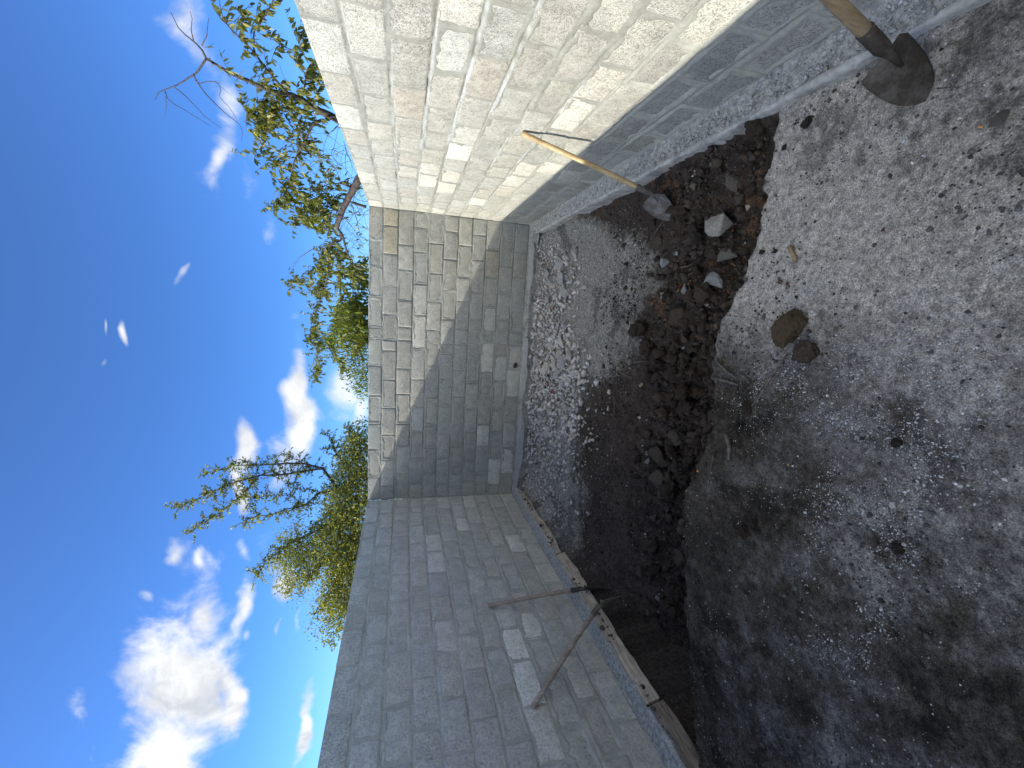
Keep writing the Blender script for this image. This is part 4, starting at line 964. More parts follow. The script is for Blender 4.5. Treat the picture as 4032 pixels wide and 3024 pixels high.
# crushed stone strip against the far wall
n = 4200
x = rng.uniform(0.25, 4.0, n); lo = np.interp(x, tx, ty); y = lo + (-0.20 - lo) * rng.uniform(0, 1, n) ** 0.8; sp_ = rng.uniform(0, 1, n) < .13; y = np.where(sp_, lo - rng.exponential(.22, n), y)
size = np.clip(rng.lognormal(np.log(0.044), 0.45, n), 0.014, 0.12) * np.interp(x, [0.2, 1.0, 1.6, 2.4, 3.2, 4.0], [.75, .85, 1.1, 1.15, .9, .7])
bias = rng.uniform(0, 1, n) < np.interp(x, [0.2, 1.0, 1.6, 2.6, 3.3, 4.0], [.55, .8, 1, .95, .6, .5])
c = greys(n, 0.34, 0.58, 0.05)
scatter('crushed_stone', x[bias], y[bias], size[bias], c[bias], HV, 'grey crushed stone heaped along the foot of the far wall', 0.12, 0.6, zadd=(0.05 * np.exp(-((x - 2.0) / .7) ** 2 - ((y + .8) / .3) ** 2) * rng.uniform(0, 1, n))[bias])
# fine gravel over the grey zone
n = 26000
x = rng.uniform(0.2, 4.0, n); y = rng.uniform(-2.9, -0.2, n)
ge = np.interp(x, gx, gy) + (fbm(x, y, 2.2, 4, 61) - 0.5) * 0.5
keep = rng.uniform(0, 1, n) < (sst(-0.35, 0.12, y - ge) * 0.93 + 0.07 * (y > -2.6))
x, y = x[keep], y[keep]; n = len(x)
scatter('fine_gravel', x, y, np.clip(rng.lognormal(np.log(.0115), .4, n), .006, .03), greys(n, 0.14, 0.46, 0.05), HV[:4], 'fine grey gravel spread between the rubble strip and the dark soil', 0.1, 0.8)
# white grit on the near ground
n = 90000
x = rng.uniform(0.3, 4.0, n); y = rng.uniform(-5.6, -3.95, n)
dn_ = np.zeros(n)
for (a, b, v_) in GRIT: dn_ += v_ * np.exp(-((x - a) ** 2 + (y - b) ** 2) / (2 * 0.10 ** 2))
dn_ = dn_ * sst(0.40, 0.62, fbm(x, y, 7, 4, 77, .6)) * 1.0 + 0.012 + 0.06 * sst(.52, .65, fbm(x, y, 4, 4, 78, .6))
keep = (rng.uniform(0, 1, n) < dn_) & (y < edge_y(x) + .04)
x, y = x[keep], y[keep]; n = len(x)
scatter('white_grit', x, y, np.clip(rng.lognormal(np.log(.0050), .45, n), .0025, .018), greys(n, 0.30, 0.78, 0.0), HV[:4], 'white stone grit sprinkled over the near ground', 0.1, 0.8)
# dark crumbs on the near ground, and pits' worth of little clods
n = 14000
x = rng.uniform(0.3, 4.0, n); y = rng.uniform(-5.6, -3.98, n)
dk = 1.3 * np.exp(-((x - 2.93) ** 2 + (y + 4.42) ** 2) / .012) + 0.8 * sst(0.50, 0.68, fbm(x, y, 3.5, 4, 79, .6)) + 0.15 + 1.6 * np.exp(-((x - 2.82) ** 2 + (y + 4.42) ** 2) / .03)
keep = (rng.uniform(0, 1, n) < dk) & (y < edge_y(x) + .02)
x, y = x[keep], y[keep]; n = len(x)
s_ = np.clip(rng.lognormal(np.log(.0070), .5, n), .003, .028)
scatter('soil_crumbs', x, y, s_, greys(n, 0.03, 0.13, 0.05), CV[:4], 'dark soil crumbs on the near ground', 0.1, 0.8, smooth=True)
# clods filling the trench
n = 9000
x = rng.uniform(0.25, 4.0, n); tt_ = rng.uniform(0.12, 1.9, n) ; y = edge_y(x) + tt_
pk = sst(1.35, 0.75, tt_) * 0.85 + 0.03
keep = rng.uniform(0, 1, n) < pk
x, y = x[keep], y[keep]; n = len(x)
s_ = np.clip(rng.lognormal(np.log(.019), .62, n), .008, .10)
c = BROWN(greys(n, 0.021, 0.054, 0.08)) * np.interp(x, [1.8, 3.0], [.8, 1.25])[:, None]; rs = rng.uniform(0, 1, n) < .10; c[rs] *= 1.9
scatter('loose_soil', x, y, s_, c, CV, 'dark broken soil clods filling the trench', 0.2, 0.9, smooth=True)
# the big broken lumps in the deepest part
n = 280
x = rng.uniform(0.3, 3.95, n); tt_ = rng.uniform(0.32, 1.05, n); y = edge_y(x) + tt_
s_ = np.clip(rng.lognormal(np.log(.075), .42, n), .035, .17) * np.interp(x, [3.2, 3.9], [1, .75])
scatter('loose_soil', x, y, s_, BROWN(greys(n, 0.017, 0.046, 0.08)) * np.interp(x, [1.8, 3.0], [1.15, 1.3])[:, None], CVB, 'large broken lumps of dark soil along the bottom of the trench', 0.26, 0.9, zadd=rng.uniform(0, .04, n))
n = 16000
x = rng.uniform(0.25, 4.0, n); tt_ = rng.uniform(0.05, 2.4, n) ; y = edge_y(x) + tt_
keep = (rng.uniform(0, 1, n) < sst(2.3, 1.4, tt_) * sst(.35, .6, fbm(x, y, 5, 3, 82)) ) & (y < -0.6)
x, y = x[keep], y[keep]; n = len(x)
c = BROWN(greys(n, 0.025, 0.062, 0.06)); rs = rng.uniform(0, 1, n) < .045; c[rs] = greys(int(rs.sum()), .25, .6)
ru = (rng.uniform(0, 1, n) < .5) & (np.exp(-((x - 3.3) ** 2 + (y + 3.7) ** 2) / .10) + np.exp(-((x - 3.05) ** 2 + (y + 3.2) ** 2) / .05) + np.exp(-((x - 3.6) ** 2 + (y + 3.6) ** 2) / .04) > .5)
c[ru] = np.stack([rng.uniform(.12, .30, ru.sum()), rng.uniform(.06, .14, ru.sum()), rng.uniform(.02, .05, ru.sum())], 1)
scatter('soil_crumbs', x, y, np.clip(rng.lognormal(np.log(.010), .45, n), .005, .03), c, CV[:4], 'fine dark soil crumbs and chips over the dug soil', 0.1, 0.9)


# ================================================================ stones and clods one by one
KC = {'bigrock': (.40, .38, .33), 'slab': (.10, .09, .075), 's': (.085, .072, .060), 'olive': (.16, .15, .11), 'yellow': (.30, .28, .18), 'beige': (.38, .35, .27),
      'grey': (.24, .24, .23), 'clod': (.046, .034, .026), 'brownred': (.15, .09, .065), 'halfrock': (.16, .15, .13), 'flat': (.30, .31, .32), 'bluish': (.28, .32, .36),
      'lump': (.26, .26, .26), 'beigeflat': (.34, .31, .24), 'bigclod': (.105, .078, .048), 'bigclod2': (.066, .050, .037), 'white': (.62, .61, .58), 'red': (.16, .085, .07),
      'dark': (.05, .042, .036), 'darkstone': (.14, .125, .11), 'g': (.34, .34, .325), 'gb': (.43, .41, .36), 'redg': (.32, .20, .15)}
LB = {'bigrock': ('large pale flat-topped rock at the brink of the trench', 'rock'),
      'slab': ('flat dark stone slab sunk in the soil near the right footing', 'rock'),
      'olive': ('olive grey stone beside the shovel blade by the right footing', 'stone'),
      'halfrock': ('brown rock with one pale corner below the large pale rock', 'rock'),
      'flat': ('flat light grey stone standing in the soil amid dry stalks', 'stone'),
      
      'lump': ('grey lump of crumbled concrete at the brink of the trench', 'concrete lump'),
      'bigclod': ('largest mossy brown soil clod on the near ground', 'clod'),
      'bigclod2': ('dark hairy soil clod beside the mossy brown one', 'clod'),
      'redg': ('reddish stone among the grey crushed stone', 'stone'),
      'darkstone': ('flat brown stone half bedded in grit near the frame edge', 'stone')}
GL = {'bluish': ('bluish stone chip lying in the soil', 'stone', 'bluish chips'),'s': ('dark soil-covered rock lying in the trench', 'rock', 'dark rocks in the trench'), 'clod': ('rounded dark soil clod by the trench', 'clod', 'soil clods by the trench'),
      'yellow': ('small yellowish stone in the dug soil', 'stone', 'small yellowish stones'), 'beige': ('beige stone at the brink', 'stone', None),
      'grey': ('small grey stone lying in the dug soil', 'stone', 'small grey stones in the dug soil'), 'brownred': ('small brown-red round stone in the dug soil', 'stone', 'brown-red stones'),
      'beigeflat': ('thin beige stone flake in the trench', 'stone', 'beige flakes in the trench'), 'white': ('white pebble on the ground', 'pebble', 'white pebbles'),
      'red': ('dark red brick crumb on the pale sand', 'brick crumb', 'red crumbs on the near ground'), 'dark': ('crumb of dark soil on the near ground', 'clod', 'small dark clods on the near ground'),
      'g': ('grey crushed stone in the rubble strip by the far wall', 'stone', 'larger stones of the rubble strip'),
      'gb': ('beige crushed stone in the rubble strip by the far wall', 'stone', 'beige stones of the rubble strip')}
HM = [bm_mesh(hull_stone(900 + i, 14, (1, .8, .55)), 'stone', MT['stone']) for i in range(14)]
CM = [bm_mesh(clod_bm(20 + i, 4, (1, .85, .72), .62, 2.0), 'clod', MT['stone'], True) for i in range(10)]
CMB = [bm_mesh(clod_bm(50 + i, 5, (1, .8, .75), .42, 2.3), 'clod', MT['stone'], True) for i in range(2)]
FM = [bm_mesh(hull_stone(950 + i, 12, (1, .7, .22)), 'stone', MT['stone']) for i in range(4)]
RM = []
for i in range(8):      # rocks: faceted but chipped
    bm = hull_stone(970 + i, 16, (1, .82, .6))
    bmesh.ops.bevel(bm, geom=list(bm.edges), offset=.02, segments=1, affect='EDGES', profile=.5)
    RM.append(bm_mesh(bm, 'rock', MT['stone']))
LMARK = [('the large pale flat-topped rock', 3.43, -3.63), ('the crumbled concrete lump', 3.06, -3.75), ('the mossy brown clod', 2.86, -4.44), ('the pair of grey twigs', 2.5, -4.2),
         ('the thick peeled twig stub', 2.15, -4.2), ('the drain hole', 2.11, -0.6), ('the red marker', 1.75, -0.75), ('the far right corner', 3.8, -0.5), ('the varnished shovel', 3.75, -3.2),
         ('the shovels on the left wall', 0.6, -3.1), ('the far left corner', 0.4, -0.5), ('the near shovel blade', 3.8, -4.9), ('the upright grey flat stone', 3.1, -2.9), ('the wooden stub', 3.25, -4.4)]
def where(x, y):
    n_, a, b = min(LMARK, key=lambda q: (q[1] - x) ** 2 + (q[2] - y) ** 2)
    dx, dy = x - a, y - b
    if abs(dx) > abs(dy): d_ = 'on the right wall side of' if dx > 0 else 'on the left wall side of'
    else: d_ = 'beyond' if dy > 0 else 'in front of'
    return d_ + ' ' + n_
buckets = {}
for i_, (x, y, s, k) in enumerate(ROCKS):
    if k in GL: buckets.setdefault((k, where(x, y)), []).append((s, i_))
OWN = {}
RANK = {1: [''], 2: ['larger ', 'smaller '], 3: ['largest ', 'middle-sized ', 'smallest '], 4: ['largest ', 'second largest ', 'third largest ', 'smallest '], 5: ['largest ', 'second largest ', 'middle-sized ', 'second smallest ', 'smallest ']}
SHORT = {'s': 'dark rock', 'clod': 'round soil clod', 'yellow': 'yellowish stone', 'beige': 'beige stone', 'grey': 'grey stone', 'brownred': 'brown-red round stone', 'beigeflat': 'thin beige stone flake', 'white': 'white pebble',
         'red': 'dark red brick crumb', 'dark': 'dark crumb of soil', 'g': 'grey broken stone', 'gb': 'beige broken stone', 'bluish': 'bluish stone chip'}
for (k, wh), lst in buckets.items():
    lst.sort(reverse=True)
    if len(lst) in RANK and len((RANK[len(lst)][-1] + SHORT[k] + ' ' + wh).split()) < 16:
        for rk, (s, i_) in zip(RANK[len(lst)], lst): OWN[i_] = rk + SHORT[k] + ' ' + wh
kk_ = 0
for (x, y, s, k) in ROCKS:
    kk_ += 1
    rr = random.Random(kk_ * 7 + 1)
    if k in ('clod', 'dark'): me = rr.choice(CM)
    elif k in ('bigclod', 'bigclod2'): me = CMB[0 if k == 'bigclod' else 1]
    elif k in ('flat', 'beigeflat', 'slab', 'bluish'): me = rr.choice(FM)
    elif k in ('s', 'bigrock', 'halfrock', 'lump'): me = rr.choice(RM)
    else: me = rr.choice(HM)
    nm = {'clod': 'soil_clod', 'dark': 'soil_clod', 'bigclod': 'soil_clod', 'bigclod2': 'soil_clod', 's': 'rock', 'bigrock': 'rock', 'halfrock': 'rock', 'slab': 'rock', 'lump': 'concrete_lump', 'white': 'pebble', 'red': 'brick_crumb'}.get(k, 'stone')
    o = bpy.data.objects.new(nm, me)
    z = ground_at(x, y)
    hgt = {'slab': .06, 'bigrock': .30, 's': .26, 'clod': .24, 'bigclod': .27, 'bigclod2': .26, 'flat': .25, 'white': .3}.get(k, .25)
    o.location = (x, y, z + s * hgt)
    o.rotation_euler = (rr.uniform(-.35, .35), rr.uniform(-.35, .35), rr.uniform(0, 6.28))
    if k == 'flat': o.rotation_euler = (1.1, .3, .5)
    if k == 'slab': o.rotation_euler = (.25, -.2, .6)
    o.scale = (s * (1.65 if k in ('g', 'gb') else 1.3 if k in ('bigrock', 'slab', 's', 'halfrock', 'flat', 'lump', 'bluish', 'grey') else 1.05),) * 3
    f = rr.uniform(.85, 1.2); cc = KC[k]
    o.color = (cc[0] * f, cc[1] * f, cc[2] * f, 1)
    if k in LB: tag(o, LB[k][0], LB[k][1])
    else: tag(o, OWN.get(kk_ - 1, GL[k][0]), GL[k][1], GL[k][2])
    link(o)

# ---------------------------------------------------------------- sticks, stalks, small litter
def lay(pts, r):
    out = []
    for (x, y) in pts: out.append((x, y, ground_at(x, y) + r * 1.4 + .004))
    m_ = sum(p[2] for p in out) / len(out)
    return [(p[0], p[1], max(p[2], m_)) for p in out]
STALK = {6: 'pale thin stick', 7: 'left half of the pale hairpin stalk in the trench', 8: 'right half of the pale hairpin stalk in the trench', 11: 'thin stalk nearest the varnished shovel blade', 12: 'thin stalk on dark soil, farthest from the near ground',
         13: 'short pale stalk between the varnished shovel and the pale rock', 14: 'slanting thin stalk just short of the pale rock', 16: 'thin dark root beside the upright grey flat stone', 17: 'short pale straw on the grey stone in the dug soil',
         18: 'fine thread-like stalk on the dark slope', 19: 'long fine straw lying on the rusty soil'}
for i, (pts, w) in enumerate(STICKS):
    P = lay(pts, w / 2)
    big = i in (0, 1, 2, 3, 5)
    mb = MB(); mb.add(tube(P, [w * .48 if big else w * .36] * (len(P) - 1) + [w * .3 if big else w * .2], 7, jit=.2))
    o = mb.build('stick' if big or i in (6, 15) else 'dry_stalk', MT['stick'])
    names = {0: 'bent grey twig, upper of the pair by the trench brink', 1: 'straight grey twig, lower of the pair by the trench brink', 2: 'short curved twig beside the pair of grey twigs', 3: 'thick stub of twig with peeled ends on dark soil',
             4: 'long thin crooked root on the dark near ground', 5: 'longest straight stick, leading away from the dark hairy clod', 6: 'thin pale stick lying across below the longest stick', 15: 'thin bent root on the bluish ground at the left',
             9: 'pale stalk lying on the rusty soil', 10: 'pale splinter on the dark slope', 20: 'dark twig on the ground beside the near shovel', 21: 'short dark twig below the near shovel blade'}
    if i in names: tag(o, names[i], 'twig')
    else: tag(o, STALK.get(i, 'dry stalk lying on the dug soil'), 'stalk', 'dry stalks on the dug soil')

def slab_litter(name, x, y, s, m, label, cat, group=None, dz=.004):
    bm = hull_stone(int(x * 1000) + 3, 9, (1, .55, .18))
    me = bm_mesh(bm, name, MT[m]); o = bpy.data.objects.new(name, me)
    o.location = (x, y, ground_at(x, y) + dz + s * .1); o.scale = (s,) * 3; o.rotation_euler = (.2, .1, rnd.uniform(0, 6))
    return link(tag(o, label, cat, group))
CHL = ['bright orange wood chip, the largest, beside the flat brown stone', 'tiny orange chip just short of the flat brown stone, upper of two', 'tiny orange chip just short of the flat brown stone, lower of two', 'orange wood chip against the mossy brown clod',
       'orange wood chip above the pair of grey twigs', 'orange wood chip at the trench brink left of the crooked root', 'orange wood chip in the trench near the flat grey stone', 'orange wood chip beside the crooked root']
for i, (x, y, s) in enumerate(CHIPS):
    slab_litter('wood_chip', x, y, s, 'orange', CHL[i], 'wood chip', None if i == 0 else 'tiny orange wood chips')

pen = tag(empty('marker', (PEN[0][0], PEN[0][1], 0)), 'red and white plastic marker lying on the crushed stone', 'marker')
a = Vector((PEN[0][0], PEN[0][1], ground_at(*PEN[0]) + .055)); b = Vector((PEN[1][0], PEN[1][1], ground_at(*PEN[1]) + .045))
for nm, t0, t1, m_ in (('body', 0, .74, 'red'), ('band', .741, .94, 'white'), ('tip', .941, 1, 'red')):
    mb = MB(); mb.add(tube([a.lerp(b, t0), a.lerp(b, t1)], .0085, 10)); o = mb.build(nm, MT[m_], pen); o.location = -Vector(pen.location)
a = Vector((*DOWEL[0], ground_at(*DOWEL[0]) + .012)); b = Vector((*DOWEL[1], ground_at(*DOWEL[1]) + .012))
mb = MB(); mb.add(tube([a, a.lerp(b, .5) + Vector((.002, 0, 0)), b], [.011, .0095, .010], 10, jit=.08))
tag(mb.build('wood_stub', MT['handle_worn']), 'short brown wooden stub on the white sand', 'wood stub')


# ================================================================ shovels
def shovel(S, H, T, face, label, mats, col, rh=0.0175, ext=0.0, ws=0.112):
    S, H, T, face = Vector(S), Vector(H), Vector(T), Vector(face)
    root = tag(empty('shovel', S), label, 'shovel')
    bz = (S - T); Lb = bz.length; bz.normalize()
    bn = (face - bz * face.dot(bz)).normalized(); bx = bn.cross(bz).normalized()
    hz = (H - S).normalized()
    # blade: from the tip (v=0) to the shoulders (v=1)
    vs = [0, .03, .08, .16, .28, .42, .58, .74, .88, .96, 1.0]
    wid = [.10, .26, .42, .60, .78, .90, .97, 1.0, 1.0, .97, .90]
    nu = 13; V = []; F = []
    for si, off in enumerate((0.0, -0.0025)):
        for v_, w_ in zip(vs, wid):
            for i in range(nu):
                u = -1 + 2 * i / (nu - 1)
                dish = 0.030 * (abs(u) ** 1.8) * (0.35 + .65 * v_) * w_ - .012 * (1 - v_) ** 2
                gro = -0.016 * math.exp(-(u / .16) ** 2) * sst(.35, 1.0, v_)
                sh_ = 0.0
                if v_ > .95: sh_ = .014 * (v_ - .95) / .05
                drop = -0.030 * Lb / .27 * (abs(u) ** 2) * (v_ > .9) * 0.6
                p = T + bz * (v_ * Lb * .93 + drop) + bx * (u * w_ * ws) + bn * (dish + gro + sh_ * abs(u) + off)
                V.append(p - S)
    nv = len(vs); o_ = nv * nu
    for j in range(nv - 1):
        for i in range(nu - 1):
            a = j * nu + i
            F.append((a, a + 1, a + 1 + nu, a + nu)); F.append((a + o_ + nu, a + 1 + nu + o_, a + 1 + o_, a + o_))
    ring = [i for i in range(nu)] + [j * nu + nu - 1 for j in range(1, nv)] + [(nv - 1) * nu + i for i in range(nu - 2, -1, -1)] + [j * nu for j in range(nv - 2, 0, -1)]
    for k in range(len(ring)):
        a, b = ring[k], ring[(k + 1) % len(ring)]
        F.append((a, a + o_, b + o_, b))
    bl = mesh_obj('blade', V, F, MT['metal'], root, True); bl.color = col
    # socket: tapering tube from the blade's spine up round the handle
    mb = MB()
    p0 = T + bz * (Lb * .66) - bn * .014; p1 = T + bz * (Lb * .90) - bn * .010; p2 = S + hz * .01; p3 = S + hz * .12
    mb.add(tube([p - S for p in (p0, p1, p2, p3)], [.006, .016, rh + .003, rh + .0035], 12))
    so = mb.build('socket', MT['metal'], root); so.color = tuple(c_ * .8 for c_ in col[:3]) + (1,)
    mb = MB()
    n = 9; L = (H - S).length + ext; side = hz.orthogonal().normalized()
    pts = []; rs = []
    for i in range(n):
        q = i / (n - 1)
        pts.append(hz * (.05 + q * (L - .05)) + side * .004 * math.sin(q * 5))
        rs.append(rh * (1.0 - .08 * q if q < .9 else .95))
    pts.append(pts[-1] + hz * .008); rs.append(rh * .6)
    mb.add(tube(pts, rs, 14))
    h = mb.build('handle', MT[mats], root)
    mb = MB(); q = .085
    mb.add(tube([hz * q + side * (rh + .001), hz * q + side * (rh + .007)], .004, 8))
    rv = mb.build('rivet', MT['metal'], root); rv.color = (.2, .19, .18, 1)
    return root
SL = ['shovel with a bright varnished handle leaning on the sunlit wall', 'near shovel with a dirt-caked round blade and worn handle cut by the frame',
      'shovel with a grey handle leaning on the left wall nearer the corner', 'shovel with a grey handle leaning lower on the left wall, blade edge-on']
SMt = ['handle_new', 'handle_worn', 'handle_old', 'handle_old']
SCo = [(.21, .205, .20, 1), (.115, .10, .085, 1), (.13, .12, .11, 1), (.24, .225, .18, 1)]
for (S_, H_, T_, F_), l, m_, c_, r_ in zip(SHOVELS, SL, SMt, SCo, (.0185, .0225, .0205, .0205)):
    shovel(S_, H_, T_, F_, l, m_, c_, r_, ws=.10 if m_ == 'handle_new' else .088 if m_ == 'handle_worn' else .105)


# ================================================================ trees beyond the walls
def leaf_mesh_arrays():
    # pointed oval folded along the midrib
    v = np.array([(0, 0, 0), (.4, .34, .05), (.9, .40, .03), (1.45, .28, -.02), (2, 0, -.12), (1.45, -.28, -.02), (.9, -.40, .03), (.4, -.34, .05), (1.0, 0, -.05)]) * .5
    f = np.array([(0, 1, 8), (1, 2, 8), (2, 3, 8), (3, 4, 8), (4, 5, 8), (5, 6, 8), (6, 7, 8), (7, 0, 8)])
    return v, f
LV, LF = leaf_mesh_arrays()

def frames(d, up):
    """rotation matrices with local x along d, local z near up"""
    d = d / np.linalg.norm(d, axis=1, keepdims=True)
    y = np.cross(up, d); y /= np.linalg.norm(y, axis=1, keepdims=True) + 1e-9
    z = np.cross(d, y)
    return np.stack([d, y, z], 2)

def leaf_cols(n, a, b, c):
    t_ = rng.uniform(0, 1, n)[:, None]; u_ = rng.uniform(0, 1, n)[:, None]
    col = np.array(a) * (1 - t_) + np.array(b) * t_
    col = np.where(u_ > .88, np.array(c), col) * rng.uniform(.75, 1.2, n)[:, None]
    return col

def leaves_obj(name, P, D, size, cols, parent, label=None):
    n = len(P)
    up = rng.normal(0, .55, (n, 3)) + np.array([0, 0, 1.0])
    Rm = frames(D, up)
    V = np.einsum('nij,vj->nvi', Rm, LV) * size[:, None, None] + P[:, None, :]
    F = (LF[None] + (np.arange(n) * len(LV))[:, None, None]).reshape(-1, 3)
    o = mesh_obj(name, V.reshape(-1, 3), F, MT['leaf'], parent, True, np.repeat(cols, len(LV), axis=0))
    o['kind'] = 'stuff'
    return o, Rm

def resample(pts, step):
    pts = np.array(pts, float); d = np.linalg.norm(np.diff(pts, axis=0), axis=1); s = np.concatenate([[0], np.cumsum(d)])
    q = np.linspace(0, s[-1], max(2, int(s[-1] / step) + 1))
    return np.stack([np.interp(q, s, pts[:, k]) for k in range(3)], 1), s[-1]

def jitter_depth(pts, seed, amp=.35):
    r = random.Random(seed)
    a = r.uniform(-amp, amp); out = []
    cam_ = np.array(CAMP)
    for i, p_ in enumerate(pts):
        p_ = np.array(p_); v = p_ - cam_; L = np.linalg.norm(v); k = 1 + a * min(1, i / 3) / L
        out.append(cam_ + v * k)
    return out

def smooth_path(pts, wob, seed):
    P, L = resample(pts, .06)
    r = np.random.default_rng(seed)
    n = len(P)
    nz_ = r.normal(0, 1, (n, 3)); ker = np.ones(4) / 4
    if n < 5: return P, L
    for k in range(3): nz_[:, k] = np.convolve(nz_[:, k], ker, 'same')
    env = np.minimum(1, np.minimum(np.arange(n), np.arange(n)[::-1]) / 2.0)[:, None]
    return P + nz_ * wob * env, L

def grow(root, limbs, leaf_size, twig_step, twig_len, leaf_step, colset, droop, depth, seed, bare_first=0):
    r = random.Random(seed)
    LP = []; LD = []
    twigs = MB()
    for li, (pts, r0, r1, lf_) in enumerate(limbs):
        pts = jitter_depth(pts, seed + li, depth if li else 0)
        P, L = smooth_path(pts, .007 if r0 < .02 else .005, seed + li)
        rad = np.linspace(r0, r1, len(P))
        mb = MB(); mb.add(tube(P, list(rad), 8 if r0 > .02 else 5, jit=.08))
        o = mb.build('trunk' if r0 >= .045 else 'branch', MT['bark'], root)
        o.location = -Vector(root.location)
        if lf_ <= 0.0: continue
        # short side twigs carrying the leaves
        nt = int(L / twig_step * min(lf_, 1.6)) + (1 if lf_ > .3 else 0)
        for k in range(nt):
            q = r.uniform(.05, 1) ; i = min(int(q * (len(P) - 1)), len(P) - 2)
            p0 = P[i]; ax = P[i + 1] - P[i]; ax = ax / (np.linalg.norm(ax) + 1e-9)
            dr = np.array([r.gauss(0, 1), r.gauss(0, .7), r.gauss(0, 1)]); dr = dr / np.linalg.norm(dr) + ax * .7
            dr /= np.linalg.norm(dr); tl = twig_len * r.uniform(.4, 1.3)
            tp_ = [p0]; cur = p0.copy(); dd = dr.copy()
            for s_ in range(4):
                cur = cur + dd * tl / 4; dd = dd + np.array([r.gauss(0, .18), r.gauss(0, .18), -droop * .25 + r.gauss(0, .12)]); dd /= np.linalg.norm(dd); tp_.append(cur.copy())
            tr = min(r1 * 1.2, .0035)
            twigs.add(tube(tp_, [tr, tr * .8, tr * .7, tr * .5, tr * .35], 4, cap=False))
            nl = max(1, int(tl / leaf_step * lf_ ** .5))
            tp_ = np.array(tp_)
            for s_ in range(nl):
                u_ = (s_ + r.random()) / nl * 3.999; j = int(u_); p_ = tp_[j] + (tp_[j + 1] - tp_[j]) * (u_ - j)
                d_ = (tp_[j + 1] - tp_[j]); d_ = d_ / (np.linalg.norm(d_) + 1e-9) * .5 + np.array([r.gauss(0, .6), r.gauss(0, .6), -droop + r.gauss(0, .35)])
                LP.append(p_); LD.append(d_)
    if twigs.v:
        o = twigs.build('twigs', MT['bark'], root); o['kind'] = 'stuff'; o.location = -Vector(root.location)
    return np.array(LP), np.array(LD)

def part_leaves(root, P, D, sz, cols, n_own):
    """the leaves nearest the camera are objects of their own, the rest one mass"""
    dist = np.linalg.norm(P - np.array(CAMP), axis=1); order = np.argsort(dist / sz)
    own = order[:n_own]; rest = order[n_own:]
    o, _ = leaves_obj('leaves', P[rest], D[rest], sz[rest], cols[rest], root); o.location = -Vector(root.location)
    if n_own:
        up = rng.normal(0, .55, (n_own, 3)) + np.array([0, 0, 1.0]); Rm = frames(D[own], up)
        vm = []
        for k in range(10):
            me = bpy.data.meshes.new('leaf'); me.from_pydata([tuple(a) for a in LV], [], [tuple(map(int, f)) for f in LF]); me.update()
            ca = me.color_attributes.new('tone', 'FLOAT_COLOR', 'POINT'); cc = cols[own[k]]
            ca.data.foreach_set('color', np.tile(np.append(cc, 1).astype(np.float32), len(LV)))
            me.polygons.foreach_set('use_smooth', np.ones(len(me.polygons), dtype=bool)); me.materials.append(MT['leaf']); vm.append(me)
        for k, i in enumerate(own):
            o = bpy.data.objects.new('leaf', vm[k % 10])
            R3 = Rm[k] * sz[i]; p_ = P[i] - np.array(root.location)
            o.parent = root
            o.matrix_basis = Matrix(((R3[0, 0], R3[0, 1], R3[0, 2], p_[0]), (R3[1, 0], R3[1, 1], R3[1, 2], p_[1]), (R3[2, 0], R3[2, 1], R3[2, 2], p_[2]), (0, 0, 0, 1)))
            C.objects.link(o)

GRN = ((.09, .105, .022), (.25, .255, .05), (.42, .38, .11))
# --- tree overhanging from behind the sunlit wall
t1 = tag(empty('tree', (7.1, -1.0, -.1)), 'leafy fruit tree overhanging from behind the sunlit wall, one bare branch on top', 'tree')
b1 = TREE1[0][0][0]; bm1 = [l for l in TREE1 if l[1] == .05][0][0][0]
TREE1.append([[b1, [b1[0] + .05, b1[1] + .3, 1.6], [6.95, -1.3, .8]], .055, .075, 0])
TREE1.append([[[7.1, -1.0, -.1], [6.95, -1.3, .8], [6.3, -.9, 1.7], bm1], .13, .055, 0])
tw = MB(); rq = random.Random(99)
for (a_, b_, n_) in TANGLE:
    for k in range(n_):
        p_ = Vector(a_).lerp(Vector(b_), rq.random()) + Vector((rq.gauss(0, .06), rq.gauss(0, .15), rq.gauss(0, .05)))
        d_ = Vector((rq.gauss(0, 1), rq.gauss(0, .6), rq.gauss(0, .8))).normalized(); pts_ = [p_]
        for q_ in range(6):
            p_ = p_ + d_ * rq.uniform(.05, .12); d_ = (d_ + Vector((rq.gauss(0, .25), rq.gauss(0, .2), rq.gauss(-.05, .25)))).normalized(); pts_.append(p_.copy())
        r_ = rq.uniform(.002, .0045); tw.add(tube(pts_, [r_ * (1 - .12 * q_) for q_ in range(7)], 4, cap=False))
o = tw.build('twigs', MT['bark'], t1); o['kind'] = 'stuff'; o.location = -Vector(t1.location)
P, D = grow(t1, TREE1, .1, .040, .27, .022, GRN, .9, .35, 2000)
n = len(P); print('tree1 leaves', n)
part_leaves(t1, P, D, rng.uniform(.055, .088, n), leaf_cols(n, *GRN), 280)

def in_poly(px, pz, poly):
    inside = np.zeros(len(px), bool); j = len(poly) - 1
    for i in range(len(poly)):
        xi, zi = poly[i]; xj, zj = poly[j]
        c_ = ((zi > pz) != (zj > pz)) & (px < (xj - xi) * (pz - zi) / (zj - zi + 1e-12) + xi)
        inside ^= c_; j = i
    return inside

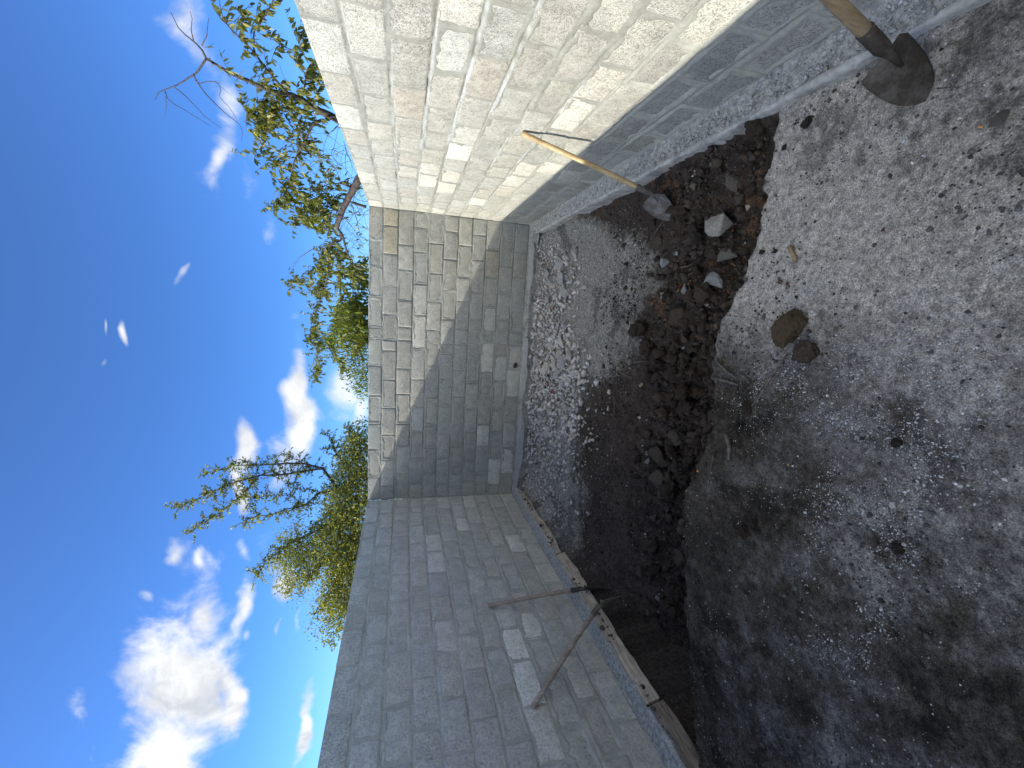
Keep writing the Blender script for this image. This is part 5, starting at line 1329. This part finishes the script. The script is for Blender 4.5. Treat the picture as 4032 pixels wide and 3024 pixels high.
def crown_fill(poly, y0, dy, n, clump, seed, zmin=None):
    """leaf positions in clumps through the volume whose outline seen from the yard is poly"""
    r = np.random.default_rng(seed)
    pl = np.array(poly); x0, x1 = pl[:, 0].min(), pl[:, 0].max(); z0, z1 = pl[:, 1].min(), pl[:, 1].max()
    nc = n // clump
    cx = r.uniform(x0, x1, nc * 4); cz = r.uniform(z0, z1, nc * 4); cy = r.uniform(-dy, dy, nc * 4)
    k = in_poly(cx, cz, poly) & (fbm(cx, cz, 1.6, 3, seed) + .12 * (cz < z0 + .45 * (z1 - z0)) > .42)
    cx, cz, cy = cx[k][:nc], cz[k][:nc], cy[k][:nc]
    m = len(cx)
    P = np.repeat(np.stack([cx, y0 + cy, cz], 1), clump, 0) + r.normal(0, 1, (m * clump, 3)) * np.array([.085, .085, .085])
    return P

# --- plum tree behind the left end of the far wall
t2 = tag(empty('tree', (0.35, 3.7, -.1)), 'bushy small-leaved tree behind the far wall on the left, thin upright shoots at its top', 'tree')
bb = TREE2[-1][0][0]
TREE2.append([[[.35, 3.7, -.1], [.3, 3.65, 1.0], bb], .11, .07, 0])
P, D = grow(t2, TREE2, .06, .030, .25, .014, GRN, .25, .35, 5000)
Pf = crown_fill(CROWN2, 3.75, .75, 36000, 12, 31)
Df = rng.normal(0, 1, Pf.shape) + np.array([0, 0, .1])
P = np.concatenate([P, Pf]); D = np.concatenate([D, Df]); n = len(P); print('tree2 leaves', n)
part_leaves(t2, P, D, rng.uniform(.045, .078, n), leaf_cols(n, (.13, .14, .045), (.30, .30, .10), (.42, .38, .15)), 0)

# --- dense cherry bush between them
t3 = tag(empty('tree', (2.3, 2.6, -.1)), 'dense round green bushy tree behind the middle of the far wall', 'tree')
mb = MB(); mb.add(tube([(2.3, 2.6, -.1), (2.32, 2.6, 1.2), (2.2, 2.55, 2.0), (2.1, 2.5, 2.7)], [.07, .06, .04, .015], 8))
o = mb.build('trunk', MT['bark'], t3); o.location = -Vector(t3.location)
Pf = np.concatenate([crown_fill(CROWN3, 2.6, .45, 2600, 8, 37), crown_fill(CROWN3B, 2.6, .3, 350, 6, 38)])
twb = MB()
for i in range(0, len(Pf), 14):
    q = Pf[i]; a0 = np.array([2.2, 2.55, 2.0]) * .35 + q * .65; a0[2] = min(a0[2], q[2] - .05)
    twb.add(tube([a0, (a0 + q) / 2 + rng.normal(0, .02, 3), q], [.004, .003, .0015], 4, cap=False))
o = twb.build('twigs', MT['bark'], t3); o['kind'] = 'stuff'; o.location = -Vector(t3.location)
n = len(Pf); Df = rng.normal(0, .6, Pf.shape) + np.array([0, 0, -.8])
part_leaves(t3, Pf, Df, rng.uniform(.07, .12, n) * np.where(Pf[:, 0] < 2.05, .6, 1), leaf_cols(n, (.08, .115, .02), (.24, .26, .045), (.36, .34, .09)), 0)
